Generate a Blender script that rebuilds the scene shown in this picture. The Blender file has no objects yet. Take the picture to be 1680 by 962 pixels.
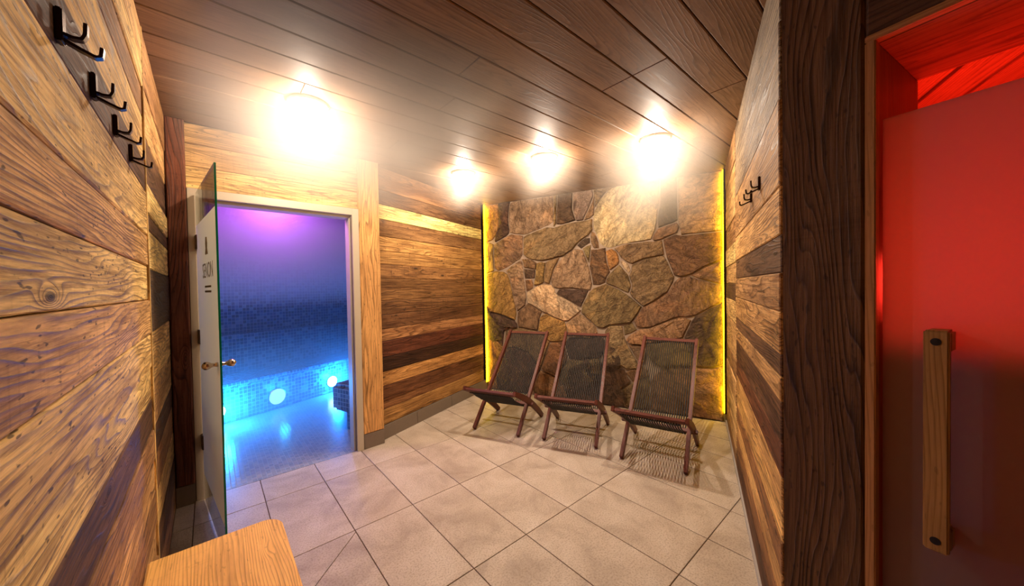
import bpy, math, random
from mathutils import Vector, Matrix
random.seed(7)
R = math.radians
S = bpy.context.scene
COL = S.collection

# ---------------------------------------------------------------- camera
# frame A: x along the steam-room door wall, y along the left wall, camera over the origin
F_PX, PITCH, ROLL, YAW, H = 574.5, R(0.977), R(-0.991), R(40.869), 1.47
right0 = Vector((math.cos(YAW), -math.sin(YAW), 0)); fwd0 = Vector((math.sin(YAW), math.cos(YAW), 0)); up0 = Vector((0, 0, 1))
cfwd = fwd0*math.cos(PITCH) - up0*math.sin(PITCH)
cup1 = fwd0*math.sin(PITCH) + up0*math.cos(PITCH)
cright = right0*math.cos(ROLL) + cup1*math.sin(ROLL)
cup = -right0*math.sin(ROLL) + cup1*math.cos(ROLL)
cam_d = bpy.data.cameras.new('camera'); cam = bpy.data.objects.new('camera', cam_d); COL.objects.link(cam)
cam_d.sensor_width = 36; cam_d.lens = 36*F_PX/1680; cam_d.clip_start = 0.01
m = Matrix((cright, cup, -cfwd)).transposed().to_4x4(); m.translation = Vector((0, 0, H)); cam.matrix_world = m
S.camera = cam
def ray(u, v): return (cfwd + cright*((u-840)/F_PX) - cup*((v-481)/F_PX))

# ---------------------------------------------------------------- world, exposure
w = bpy.data.worlds.new('world'); S.world = w; w.use_nodes = True
w.node_tree.nodes['Background'].inputs[0].default_value = (0, 0, 0, 1)
vs = S.view_settings
vs.view_transform = 'Standard'; vs.look = 'None'; vs.gamma = 1; vs.use_curve_mapping = False; vs.exposure = 0.22
S.cycles.max_bounces = 8; S.cycles.diffuse_bounces = 4; S.cycles.glossy_bounces = 2; S.cycles.volume_bounces = 0; S.cycles.volume_step_rate = 2.0; S.cycles.volume_max_steps = 64
S.cycles.transparent_max_bounces = 12
S.cycles.use_denoising = True
S.cycles.caustics_reflective = False; S.cycles.caustics_refractive = False
S.cycles.sample_clamp_indirect = 4.0
LAMP_POWER = 66.0
LAMP_COL = (1.0, 0.83, 0.66)

# ---------------------------------------------------------------- frame B (stone wall / plank wall)
PHI = R(21.197)
B1 = Vector((math.cos(PHI), math.sin(PHI), 0)); B2 = Vector((math.sin(PHI), -math.cos(PHI), 0))
def bpt(a, b, z=0.0): v = B1*a + B2*b; v.z = z; return v
ZC = 2.66                                   # ceiling height
XL = -0.205                                 # left wall face
YD = 3.34                                   # steam door wall face
VP_, VR, US = -2.72, 0.262, 4.30            # plank wall, right wall, stone wall (frame B)
CD = Vector((0.19028, 0.98173, 0)); NC = Vector((-CD.y, CD.x, 0))   # sauna wall: along / room-side normal
P0 = Vector((1.559, 0.324, 0))
def cpt(s, off=0.0, z=0.0): v = P0 - CD*s + NC*off; v.z = z; return v

# ---------------------------------------------------------------- helpers
def lin(c):
    return tuple(((x/255)/12.92 if x/255 <= .04045 else ((x/255+.055)/1.055)**2.4) for x in c)
def mesh(name, vs_, fs, mat=None, smooth=False):
    me = bpy.data.meshes.new(name); me.from_pydata([tuple(v) for v in vs_], [], fs); me.update()
    if mat: me.materials.append(mat)
    if smooth:
        for p in me.polygons: p.use_smooth = True
    return me
def link(name, me, parent=None, mw=None, color=None):
    o = bpy.data.objects.new(name, me); COL.objects.link(o)
    if parent: o.parent = parent
    if mw is not None: o.matrix_local = mw
    if color: o.color = (*color, 1)
    return o
def tag(o, label, cat, group=None, kind=None):
    o['label'] = label; o['category'] = cat
    if group: o['group'] = group
    if kind: o['kind'] = kind
    return o
def basis(x, y, z, loc):
    m = Matrix((x, y, z)).transposed().to_4x4(); m.translation = loc; return m
class MB:
    def __init__(s): s.v = []; s.f = []
    def add(s, v, f):
        b = len(s.v); s.v += [Vector(q) for q in v]; s.f += [[i+b for i in q] for q in f]; return s
    def box(s, lo, hi, m=None):
        v = [Vector((x, y, z)) for z in (lo[2], hi[2]) for y in (lo[1], hi[1]) for x in (lo[0], hi[0])]
        if m: v = [m @ q for q in v]
        return s.add(v, [(0,2,3,1), (4,5,7,6), (0,1,5,4), (2,6,7,3), (0,4,6,2), (1,3,7,5)])
    def tube(s, pts, r, n=8, caps=True, flat=1.0):
        pts = [Vector(p) for p in pts]; base = len(s.v); prev = None
        rr = r if isinstance(r, (list, tuple)) else [r]*len(pts)
        for i, p in enumerate(pts):
            t = (pts[min(i+1, len(pts)-1)] - pts[max(i-1, 0)]).normalized()
            if prev is None:
                a = t.orthogonal().normalized() if abs(t.z) > .95 else t.cross(Vector((0,0,1))).normalized()
            else: a = (prev - t*prev.dot(t)).normalized()
            prev = a; b = t.cross(a)
            for k in range(n):
                th = 2*math.pi*k/n; s.v.append(p + a*math.cos(th)*rr[i] + b*math.sin(th)*rr[i]*flat)
        for i in range(len(pts)-1):
            for k in range(n):
                s.f.append([base+i*n+k, base+i*n+(k+1) % n, base+(i+1)*n+(k+1) % n, base+(i+1)*n+k])
        if caps:
            s.f.append([base+k for k in range(n)][::-1]); s.f.append([base+(len(pts)-1)*n+k for k in range(n)])
        return s
    def lathe(s, prof, n=24, axis_m=None):
        base = len(s.v)
        for r, z in prof:
            for k in range(n):
                q = Vector((r*math.cos(2*math.pi*k/n), r*math.sin(2*math.pi*k/n), z)); s.v.append(axis_m @ q if axis_m else q)
        for i in range(len(prof)-1):
            for k in range(n): s.f.append([base+i*n+k, base+i*n+(k+1) % n, base+(i+1)*n+(k+1) % n, base+(i+1)*n+k])
        s.f.append([base+k for k in range(n)][::-1]); s.f.append([base+(len(prof)-1)*n+k for k in range(n)])
        return s
    def prism(s, poly, z0, z1):
        n = len(poly); v = [(x, y, z0) for x, y in poly] + [(x, y, z1) for x, y in poly]
        return s.add(v, [list(range(n))[::-1], [n+i for i in range(n)]] + [[i, (i+1) % n, n+(i+1) % n, n+i] for i in range(n)])
    def bar(s, pts, wv, th, ta=None):
        """rectangular section swept along pts: wv = width vector (half), th = half thickness across"""
        pts = [Vector(p) for p in pts]; b0 = len(s.v); wv = Vector(wv)
        for i, p in enumerate(pts):
            t = (pts[min(i+1, len(pts)-1)] - pts[max(i-1, 0)]).normalized(); nn = t.cross(wv).normalized()*(th if not ta else ta[i])
            s.v += [p-wv-nn, p+wv-nn, p+wv+nn, p-wv+nn]
        for i in range(len(pts)-1):
            for k in range(4): s.f.append([b0+4*i+k, b0+4*i+(k+1) % 4, b0+4*i+4+(k+1) % 4, b0+4*i+4+k])
        e = b0+4*(len(pts)-1); s.f.append([b0+3, b0+2, b0+1, b0]); s.f.append([e, e+1, e+2, e+3]); return s
    def build(s, name, mat, parent=None, mw=None, smooth=False, bevel=0, color=None):
        me = mesh(name, s.v, s.f, mat, smooth)
        import bmesh
        bm = bmesh.new(); bm.from_mesh(me); bmesh.ops.recalc_face_normals(bm, faces=bm.faces)
        if bevel: bmesh.ops.bevel(bm, geom=bm.edges[:], offset=bevel, segments=2, affect='EDGES', clamp_overlap=True)
        bm.to_mesh(me); bm.free()
        if smooth:
            for p in me.polygons: p.use_smooth = True
        return link(name, me, parent, mw, color)
def empty(name, loc=(0,0,0), rz=0, parent=None):
    o = bpy.data.objects.new(name, None); COL.objects.link(o); o.empty_display_size = .05
    o.location = loc; o.rotation_euler = (0, 0, rz)
    if parent: o.parent = parent
    return o
def smooth_angle(o, deg=40):
    for p in o.data.polygons: p.use_smooth = True
    for e in o.data.edges: pass
    try: o.data.set_sharp_from_angle(angle=R(deg))
    except Exception: pass

# ---------------------------------------------------------------- materials
class NT:
    def __init__(s, name):
        s.m = bpy.data.materials.new(name); s.m.use_nodes = True; s.t = s.m.node_tree; s.t.nodes.clear()
        s.out = s.n('ShaderNodeOutputMaterial')
    def n(s, typ, ins=None, **kw):
        nd = s.t.nodes.new(typ)
        for k, v in kw.items(): setattr(nd, k, v)
        for k, v in (ins or {}).items(): s.set(nd, k, v)
        return nd
    def set(s, nd, k, v):
        i = nd.inputs[k]
        if isinstance(v, bpy.types.Node): v = v.outputs[0]
        if isinstance(v, bpy.types.NodeSocket): s.t.links.new(v, i)
        elif isinstance(v, (tuple, list)) and i.type == 'RGBA' and len(v) == 3: i.default_value = (*v, 1)
        else: i.default_value = v
    def math(s, op, a, b=None, c=None, clamp=False):
        nd = s.n('ShaderNodeMath', operation=op); nd.use_clamp = clamp
        for i, x in enumerate((a, b, c)):
            if x is not None: s.set(nd, i, x)
        return nd.outputs[0]
    def ramp(s, fac, stops, interp='LINEAR'):
        nd = s.n('ShaderNodeValToRGB'); cr = nd.color_ramp; cr.interpolation = interp
        while len(cr.elements) < len(stops): cr.elements.new(.5)
        for e, (p, c) in zip(cr.elements, stops):
            e.position = p; e.color = (*c, 1) if isinstance(c, tuple) else (c, c, c, 1)
        s.set(nd, 0, fac); return nd.outputs[0]
    def mix(s, fac, a, b, blend='MIX'):
        nd = s.n('ShaderNodeMix', data_type='RGBA', blend_type=blend)
        for i, x in zip((0, 6, 7), (fac, a, b)):
            if isinstance(x, (tuple, list)) and len(x) == 3: x = (*x, 1)
            s.set(nd, i, x)
        return nd.outputs[2]
    def mapr(s, v, a, b, c, d):
        nd = s.n('ShaderNodeMapRange', {0: v, 1: a, 2: b, 3: c, 4: d}); return nd.outputs[0]
    def surf(s, sh): s.t.links.new(sh.outputs[0] if isinstance(sh, bpy.types.Node) else sh, s.out.inputs['Surface']); return s.m

def wood_mat(name, ring=52.0, ring_dark=.34, stain=.85, rough=(.45, .75), bump=.8, fibre=.5, fixed=None, knots=True, dist=1.0, streak=.75):
    """weathered board: object space, x along the grain; colour from the object's own colour"""
    n = NT(name)
    oi = n.n('ShaderNodeObjectInfo'); tc = n.n('ShaderNodeTexCoord')
    off = n.n('ShaderNodeCombineXYZ', {0: n.math('MULTIPLY', oi.outputs['Random'], 57.3), 1: n.math('MULTIPLY', oi.outputs['Random'], 31.7), 2: n.math('MULTIPLY', oi.outputs['Random'], 11.1)})
    base = n.n('ShaderNodeVectorMath', {0: tc.outputs['Object'], 1: off.outputs[0]}, operation='ADD').outputs[0]
    def scaled(sx, sy, sz):
        return n.n('ShaderNodeMapping', {0: base, 3: (sx, sy, sz)}).outputs[0]
    big = n.n('ShaderNodeTexNoise', {'Vector': scaled(.75, 6, 6), 'Scale': 1.0, 'Detail': 2.0, 'Roughness': .45})
    med = n.n('ShaderNodeTexNoise', {'Vector': scaled(3, 26, 26), 'Scale': 1.0, 'Detail': 2.0, 'Roughness': .5})
    sep = n.n('ShaderNodeSeparateXYZ', {0: base})
    field = n.math('ADD', n.math('MULTIPLY', big.outputs[0], .34*dist), n.math('MULTIPLY', sep.outputs[2], .9))
    field = n.math('ADD', field, n.math('MULTIPLY', med.outputs[0], .018*dist))
    if knots:
        vo = n.n('ShaderNodeTexVoronoi', {'Vector': scaled(2.6, 0, 7.5), 'Scale': 1.0, 'Randomness': 1.0})
        kd = vo.outputs['Distance']
        kn = n.mapr(kd, .0, .30, 1.0, 0.0)
        on = n.math('GREATER_THAN', n.n('ShaderNodeSeparateColor', {0: vo.outputs['Color']}).outputs[0], .62)
        kn = n.math('MULTIPLY', n.math('MULTIPLY', n.math('POWER', kn, 2.0), .12), on)
        field = n.math('ADD', field, kn)
        core = n.math('MULTIPLY', n.ramp(n.math('ADD', kd, n.math('MULTIPLY', n.math('SUBTRACT', med.outputs[0], .5), .10)), [(.0, 1.0), (.04, 1.0), (.085, 0.0), (1.0, 0.0)]), on)
    ph = n.math('FRACT', n.math('MULTIPLY', field, ring))
    rings = n.ramp(ph, [(0, .0), (.5, .10), (.80, .75), (.90, 1.0), (1.0, .0)])      # early wood to late wood
    mod = n.n('ShaderNodeTexNoise', {'Vector': scaled(2.5, 9, 9), 'Scale': 1.0, 'Detail': 2.0})
    ringamt = n.math('MULTIPLY', rings, n.mapr(mod.outputs[0], .3, .7, .35, 1.0))
    fib = n.n('ShaderNodeTexNoise', {'Vector': scaled(9, 260, 260), 'Scale': 1.0, 'Detail': 2.0, 'Roughness': .6})
    sta = n.n('ShaderNodeTexNoise', {'Vector': scaled(1.6, 9, 9), 'Scale': 1.0, 'Detail': 5.0, 'Roughness': .66, 'Distortion': .4})
    col = oi.outputs['Color'] if fixed is None else n.n('ShaderNodeRGB').outputs[0]
    if fixed is not None: col.default_value = (*fixed, 1)
    light = n.mix(1.0, col, (1.35, 1.33, 1.28), 'MULTIPLY')
    dark = n.mix(1.0, col, (ring_dark, ring_dark*.86, ring_dark*.74), 'MULTIPLY')
    c = n.mix(ringamt, light, dark)
    c = n.mix(n.mapr(sta.outputs[0], .36, .68, 0, stain), c, n.mix(1.0, c, (.36, .29, .26), 'MULTIPLY'))
    c = n.mix(n.math('MULTIPLY', n.ramp(fib.outputs[0], [(.3, 1.0), (.62, .0)]), fibre*.6), c, n.mix(1.0, c, (.45, .38, .32), 'MULTIPLY'))
    if knots: c = n.mix(n.math('MULTIPLY', core, .8), c, (.025, .014, .008))
    # streaks along the grain, saw marks across it, small pits
    stk = n.n('ShaderNodeTexNoise', {'Vector': scaled(3.5, 75, 75), 'Scale': 1.0, 'Detail': 5.0, 'Roughness': .68})
    saw = n.n('ShaderNodeTexNoise', {'Vector': scaled(75, 3, 3), 'Scale': 1.0, 'Detail': 2.0})
    pit = n.n('ShaderNodeTexNoise', {'Vector': scaled(26, 90, 90), 'Scale': 1.0, 'Detail': 1.0})
    area = n.n('ShaderNodeTexNoise', {'Vector': scaled(1.1, 4, 4), 'Scale': 1.0, 'Detail': 2.0})
    c = n.mix(n.math('MULTIPLY', n.ramp(stk.outputs[0], [(.46, .0), (.62, 1.0)]), streak), c, n.mix(1.0, c, (.34, .27, .23), 'MULTIPLY'))
    c = n.mix(n.math('MULTIPLY', n.math('MULTIPLY', n.ramp(saw.outputs[0], [(.55, .0), (.70, 1.0)]), n.mapr(area.outputs[0], .45, .6, 0, 1)), streak*.5), c, n.mix(1.0, c, (.5, .42, .36), 'MULTIPLY'))
    c = n.mix(n.math('MULTIPLY', n.ramp(pit.outputs[0], [(.68, .0), (.74, 1.0)]), streak), c, (.02, .012, .008))
    bs = n.n('ShaderNodeBsdfPrincipled', {'Base Color': c})
    n.set(bs, 'Roughness', n.mapr(ringamt, 0, 1, rough[1], rough[0])); bs.inputs['Specular IOR Level'].default_value = .22
    hgt = n.math('ADD', n.math('MULTIPLY', ringamt, .7), n.math('MULTIPLY', fib.outputs[0], fibre*.9))
    hgt = n.math('ADD', hgt, n.math('MULTIPLY', sta.outputs[0], .5)); hgt = n.math('SUBTRACT', hgt, n.math('MULTIPLY', stk.outputs[0], streak*1.2))
    bp = n.n('ShaderNodeBump', {'Height': hgt, 'Strength': bump, 'Distance': .004})
    n.set(bs, 'Normal', bp)
    return n.surf(bs)

M = {}
M['old_wood'] = wood_mat('weathered_wood')
M['beam'] = wood_mat('beam_wood', streak=.5, ring=44, ring_dark=.26, stain=.5, bump=.9)
M['ceiling'] = wood_mat('ceiling_wood', streak=.25, ring=50, ring_dark=.72, stain=.45, bump=.15, fibre=.35, rough=(.5, .6), knots=False)
M['bench'] = wood_mat('bench_wood', streak=.22, ring=110, ring_dark=.66, stain=.35, dist=.4, bump=.12, fibre=.35, rough=(.35, .45))
M['red_wood'] = wood_mat('oiled_red_wood', streak=.3, ring=140, ring_dark=.6, stain=.35, bump=.12, fibre=.4, rough=(.3, .42), knots=False)

def plain(name, col, rough=.5, metal=0, spec=.5, bump=0, bscale=200):
    n = NT(name); bs = n.n('ShaderNodeBsdfPrincipled', {'Roughness': rough, 'Metallic': metal})
    ns = n.n('ShaderNodeTexNoise', {'Vector': n.n('ShaderNodeTexCoord').outputs['Object'], 'Scale': bscale, 'Detail': 3.0})
    c2 = tuple(x*.82 for x in col)
    n.set(bs, 'Base Color', n.mix(ns.outputs[0], col, c2)); bs.inputs['Specular IOR Level'].default_value = spec
    if bump: n.set(bs, 'Normal', n.n('ShaderNodeBump', {'Height': ns.outputs[0], 'Strength': bump, 'Distance': .002}))
    return n.surf(bs)
def emit(name, col, strength):
    n = NT(name); return n.surf(n.n('ShaderNodeEmission', {0: (*col, 1), 1: strength}))
M['dark_metal'] = plain('dark_bronze', lin((58, 40, 36)), .25, .8)
M['chrome'] = plain('brushed_nickel', lin((200, 185, 170)), .22, 1.0)
M['frame'] = plain('cream_lacquered_aluminium', lin((205, 190, 165)), .4)
M['seal'] = plain('grey_rubber_seal', lin((120, 105, 90)), .5)
M['hinge'] = plain('brown_hinge_metal', lin((92, 62, 45)), .35, .4)
M['cord'] = plain('black_cord', lin((26, 22, 22)), .6, bump=.6, bscale=500)
M['mortar'] = plain('pale_mortar', lin((172, 150, 128)), .9, bump=.6, bscale=60)
M['panel'] = plain('dark_backing_panel', lin((38, 26, 20)), .9)
M['grout'] = plain('brown_grout', lin((118, 96, 76)), .9)
M['white_plaster'] = plain('plaster', lin((180, 170, 160)), .9)
M['lamp_ring'] = plain('white_lamp_ring', lin((225, 218, 210)), .4)
M['lamp_glow'] = emit('lamp_diffuser', LAMP_COL, 14.0)
M['led_yellow'] = emit('yellow_led', (1.0, .62, .004), 22.0)
M['etch'] = plain('grey_print', lin((150, 138, 122)), .6)

# floor tiles
n = NT('beige_stone_tile'); tc = n.n('ShaderNodeTexCoord'); oi = n.n('ShaderNodeObjectInfo')
off = n.n('ShaderNodeVectorMath', {0: tc.outputs['Object'], 1: n.n('ShaderNodeCombineXYZ', {0: n.math('MULTIPLY', oi.outputs['Random'], 40), 1: n.math('MULTIPLY', oi.outputs['Random'], 23)}).outputs[0]}, operation='ADD').outputs[0]
n1 = n.n('ShaderNodeTexNoise', {'Vector': off, 'Scale': 3.2, 'Detail': 6.0, 'Roughness': .62, 'Distortion': .6})
n2 = n.n('ShaderNodeTexNoise', {'Vector': off, 'Scale': 110.0, 'Detail': 3.0})
n3 = n.n('ShaderNodeTexNoise', {'Vector': off, 'Scale': 1.3, 'Detail': 3.0})
c = n.ramp(n1.outputs[0], [(.28, lin((158, 141, 124))), (.52, lin((190, 174, 156))), (.74, lin((208, 194, 178)))])
c = n.mix(n.mapr(n2.outputs[0], .46, .66, 0, .45), c, lin((120, 102, 86)))
c = n.mix(n.mapr(n3.outputs[0], .5, .75, 0, .3), c, lin((196, 174, 154)))
bs = n.n('ShaderNodeBsdfPrincipled', {'Base Color': c, 'Roughness': .48}); bs.inputs['Specular IOR Level'].default_value = .4
n.set(bs, 'Normal', n.n('ShaderNodeBump', {'Height': n.math('ADD', n1.outputs[0], n.math('MULTIPLY', n2.outputs[0], .3)), 'Strength': .16, 'Distance': .004}))
M['tile'] = n.surf(bs)
M['base_tile'] = plain('taupe_skirting_tile', lin((128, 112, 96)), .6, bump=.3, bscale=40)

# natural stone: tint from the object
n = NT('rough_natural_stone'); tc = n.n('ShaderNodeTexCoord'); oi = n.n('ShaderNodeObjectInfo')
rnd = n.n('ShaderNodeCombineXYZ', {0: n.math('MULTIPLY', oi.outputs['Random'], 90), 1: n.math('MULTIPLY', oi.outputs['Random'], 37)}).outputs[0]
pos = n.n('ShaderNodeVectorMath', {0: tc.outputs['Object'], 1: rnd}, operation='ADD').outputs[0]
rot = n.n('ShaderNodeVectorRotate', {0: pos, 'Angle': n.math('MULTIPLY', oi.outputs['Random'], 6.28)}, rotation_type='Z_AXIS').outputs[0]
st = n.n('ShaderNodeMapping', {0: rot, 3: (1, 2.2, 1)}).outputs[0]
a = n.n('ShaderNodeTexNoise', {'Vector': st, 'Scale': 6.0, 'Detail': 9.0, 'Roughness': .70, 'Distortion': 1.1})
b = n.n('ShaderNodeTexNoise', {'Vector': rot, 'Scale': 2.2, 'Detail': 4.0, 'Roughness': .5, 'Distortion': 1.2})
g = n.n('ShaderNodeTexNoise', {'Vector': pos, 'Scale': 70.0, 'Detail': 3.0, 'Roughness': .6})
v = n.n('ShaderNodeTexNoise', {'Vector': rot, 'Scale': 9.0, 'Detail': 3.0, 'Distortion': 1.5})
vein = n.ramp(v.outputs[0], [(.455, 0.0), (.492, 1.0), (.508, 1.0), (.545, 0.0)])
c = oi.outputs['Color']
c = n.mix(n.mapr(a.outputs[0], .40, .66, 0, .95), c, n.mix(1.0, c, (.26, .21, .18), 'MULTIPLY'))
c = n.mix(n.mapr(b.outputs[0], .54, .62, 0, .7), c, n.mix(1.0, c, (1.65, 1.5, 1.3), 'MULTIPLY'))
c = n.mix(n.mapr(g.outputs[0], .4, .7, 0, .55), c, n.mix(1.0, c, (.5, .45, .4), 'MULTIPLY'))
c = n.mix(n.math('MULTIPLY', vein, .35), c, n.mix(1.0, c, (.35, .28, .22), 'MULTIPLY'))
bs = n.n('ShaderNodeBsdfPrincipled', {'Base Color': c, 'Roughness': .62}); bs.inputs['Specular IOR Level'].default_value = .4
hh = n.math('ADD', n.math('MULTIPLY', a.outputs[0], 1.0), n.math('MULTIPLY', g.outputs[0], .22))
hh = n.math('SUBTRACT', hh, n.math('MULTIPLY', vein, .18))
n.set(bs, 'Normal', n.n('ShaderNodeBump', {'Height': hh, 'Strength': 1.0, 'Distance': .03}))
M['stone'] = n.surf(bs)

# mosaic of small glass squares
def mosaic(name, cols, size=.042):
    n = NT(name); tc = n.n('ShaderNodeTexCoord'); ge = n.n('ShaderNodeNewGeometry')
    sc_ = n.n('ShaderNodeVectorMath', {0: tc.outputs['Object']}, operation='SCALE'); sc_.inputs['Scale'].default_value = 1/size
    p = sc_.outputs[0]
    sh = n.n('ShaderNodeVectorMath', {0: p, 1: (.13, .13, .13)}, operation='ADD').outputs[0]
    cell = n.n('ShaderNodeVectorMath', {0: sh}, operation='FLOOR').outputs[0]
    fr = n.n('ShaderNodeVectorMath', {0: sh}, operation='FRACTION').outputs[0]
    nrm = n.n('ShaderNodeSeparateXYZ', {0: n.n('ShaderNodeVectorMath', {0: ge.outputs['True Normal']}, operation='ABSOLUTE').outputs[0]})
    s3 = n.n('ShaderNodeSeparateXYZ', {0: fr})
    joint = None
    for i in range(3):
        d = n.math('ABSOLUTE', n.math('SUBTRACT', s3.outputs[i], .5))
        j = n.math('GREATER_THAN', d, .435)
        j = n.math('MULTIPLY', j, n.math('LESS_THAN', nrm.outputs[i], .75))
        joint = j if joint is None else n.math('MAXIMUM', joint, j)
    wn = n.n('ShaderNodeTexWhiteNoise', {0: cell}, noise_dimensions='3D')
    c = n.ramp(wn.outputs['Value'], [(i/len(cols), x) for i, x in enumerate(cols)], 'CONSTANT')
    c = n.mix(joint, c, (.30, .32, .34))
    bs = n.n('ShaderNodeBsdfPrincipled', {'Base Color': c}); n.set(bs, 'Roughness', n.mapr(joint, 0, 1, .22, .85))
    n.set(bs, 'Normal', n.n('ShaderNodeBump', {'Height': n.math('SUBTRACT', 1.0, joint), 'Strength': .5, 'Distance': .002}))
    return n.surf(bs)
M['mosaic'] = mosaic('blue_glass_mosaic', [lin(x) for x in ((26, 48, 84), (44, 72, 108), (20, 34, 66), (84, 112, 136), (34, 58, 94), (112, 130, 140), (30, 42, 64))])
M['mosaic_floor'] = mosaic('pale_floor_mosaic', [lin(x) for x in ((150, 150, 155), (160, 155, 158), (140, 142, 150), (165, 160, 160))], .032)
M['steam_lamp_off'] = emit('pale_blue_lamp', (.35, .80, 1.0), 1.6)
M['steam_lamp'] = emit('bright_blue_lamp', (.25, .62, 1.0), 40.0)

# clear and satin glass
def glass(name, tint, rough=0.02):
    n = NT(name)
    g1 = n.n('ShaderNodeBsdfTransparent', {0: (*tint, 1)}); g2 = n.n('ShaderNodeBsdfGlossy', {'Roughness': rough})
    fz = n.n('ShaderNodeFresnel', {0: 1.45})
    mx = n.n('ShaderNodeMixShader', {0: n.math('MULTIPLY', fz.outputs[0], .8), 1: g1, 2: g2}); return n.surf(mx)
M['glass'] = glass('clear_green_glass', (.93, .97, .95))
n = NT('green_glass_edge'); bs = n.n('ShaderNodeBsdfPrincipled', {'Base Color': (*lin((25, 140, 105)), 1), 'Roughness': .15})
tr = n.n('ShaderNodeBsdfTranslucent', {0: (*lin((40, 190, 140)), 1)})
M['glass_edge'] = n.surf(n.n('ShaderNodeMixShader', {0: .5, 1: bs, 2: tr}))
def satin(name, col, transl, gloss=.1, rough=.25):
    n = NT(name); d = n.n('ShaderNodeBsdfDiffuse', {0: (*col, 1)}); t = n.n('ShaderNodeBsdfTranslucent', {0: (*col, 1)})
    g_ = n.n('ShaderNodeBsdfGlossy', {'Roughness': rough})
    a_ = n.n('ShaderNodeMixShader', {0: transl, 1: d, 2: t})
    return n.surf(n.n('ShaderNodeMixShader', {0: gloss, 1: a_, 2: g_}))
M['satin'] = satin('satin_film', (.95, .95, .92), .68, .04)
M['satin_red'] = satin('satin_sauna_glass', (.62, .60, .60), .86, .04, .3)

# ---------------------------------------------------------------- boards
def board_mesh(L, W, T, mat, ch=.004, wob=0.0):
    """local x: 0..L along the grain, z: 0..W, y: 0 (back) .. -T (face, towards -y)"""
    v = [(0, 0, 0), (L, 0, 0), (L, 0, W), (0, 0, W)]
    v += [(0, -T+ch, 0), (L, -T+ch, 0), (L, -T+ch, W), (0, -T+ch, W)]
    v += [(ch, -T, ch), (L-ch, -T, ch), (L-ch, -T, W-ch), (ch, -T, W-ch)]
    f = [(0, 1, 2, 3), (8, 11, 10, 9)]
    for i in range(4):
        j = (i+1) % 4; f.append((i, 4+i, 4+j, j)); f.append((4+i, 8+i, 8+j, 4+j))
    return mesh('plank', v, f, mat)
def board(parent, org, xd, zd, L, W, T, mat, col, name='plank', ch=.004):
    """org: back lower corner; face normal = zd x xd ... y axis = zd cross xd"""
    xd = Vector(xd).normalized(); zd = Vector(zd).normalized(); yd = zd.cross(xd)
    return link(name, board_mesh(L, W, T, mat, ch), parent, basis(xd, yd, zd, Vector(org)), col)

WOODGAIN = 1.5
def wc(c, j=.08):
    k = 1 + random.uniform(-j, j); l_ = lin(c); g_ = .3*l_[0]+.6*l_[1]+.1*l_[2]
    return tuple(min(.9, (x*.90+g_*.10)*k*WOODGAIN*t_) for x, t_ in zip(l_, (1.0, 1.09, .95)))
UP = Vector((0, 0, 1))

# ================================================================= THE SETTING
# ---- floor: grout bed plus tiles clipped to the room
def clip(poly, pt, nrm):
    """keep the side where (q-pt).nrm <= 0"""
    out = []
    for i in range(len(poly)):
        a, b = poly[i], poly[(i+1) % len(poly)]; da = (a-pt).dot(nrm); db = (b-pt).dot(nrm)
        if da <= 0: out.append(a)
        if da*db < 0: out.append(a + (b-a)*(da/(da-db)))
    return out
fb = MB().prism([(q.x, q.y) for q in (Vector((-.35, -1.6, 0)), Vector((-.35, 3.44, 0)), Vector((1.15, 3.44, 0)), bpt(2.4, -2.84), bpt(4.5, -2.84), bpt(4.5, .32), bpt(1.65, .32), cpt(.05, -.12), cpt(2.0, -.12), Vector((1.2, -1.6, 0)))], -.06, -.006)
floor = tag(fb.build('floor', M['grout']), 'floor of large beige stone-look tiles laid in a diagonal grid', 'floor', kind='structure')
TX, TY, tx0, ty0, gp = .3745, .7295, .265, .785, .0025
def tile(poly):
    poly = [q for q in poly]
    if len(poly) < 3: return
    ar = abs(sum(poly[i].x*poly[(i+1) % len(poly)].y - poly[(i+1) % len(poly)].x*poly[i].y for i in range(len(poly))))/2
    if ar < .002: return
    c = sum(poly, Vector((0, 0, 0)))/len(poly); loc = [q-c for q in poly]; n_ = len(loc)
    if sum(loc[i].x*loc[(i+1) % n_].y - loc[(i+1) % n_].x*loc[i].y for i in range(n_)) < 0: loc.reverse()
    e = .0018; inn = [q*(1-e/max(q.length, .02)) for q in loc]
    vv = [(q.x, q.y, -.006) for q in loc] + [(q.x, q.y, -.0015) for q in loc] + [(q.x, q.y, 0) for q in inn]
    ff = [[2*n_+i for i in range(n_)]]
    for i in range(n_):
        j = (i+1) % n_; ff += [[i, j, n_+j, n_+i], [n_+i, n_+j, 2*n_+j, 2*n_+i]]
    o = link('tile', mesh('tile', vv, ff, M['tile']), floor); o.location = (c.x, c.y, random.uniform(-.0006, .0004))
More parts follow.
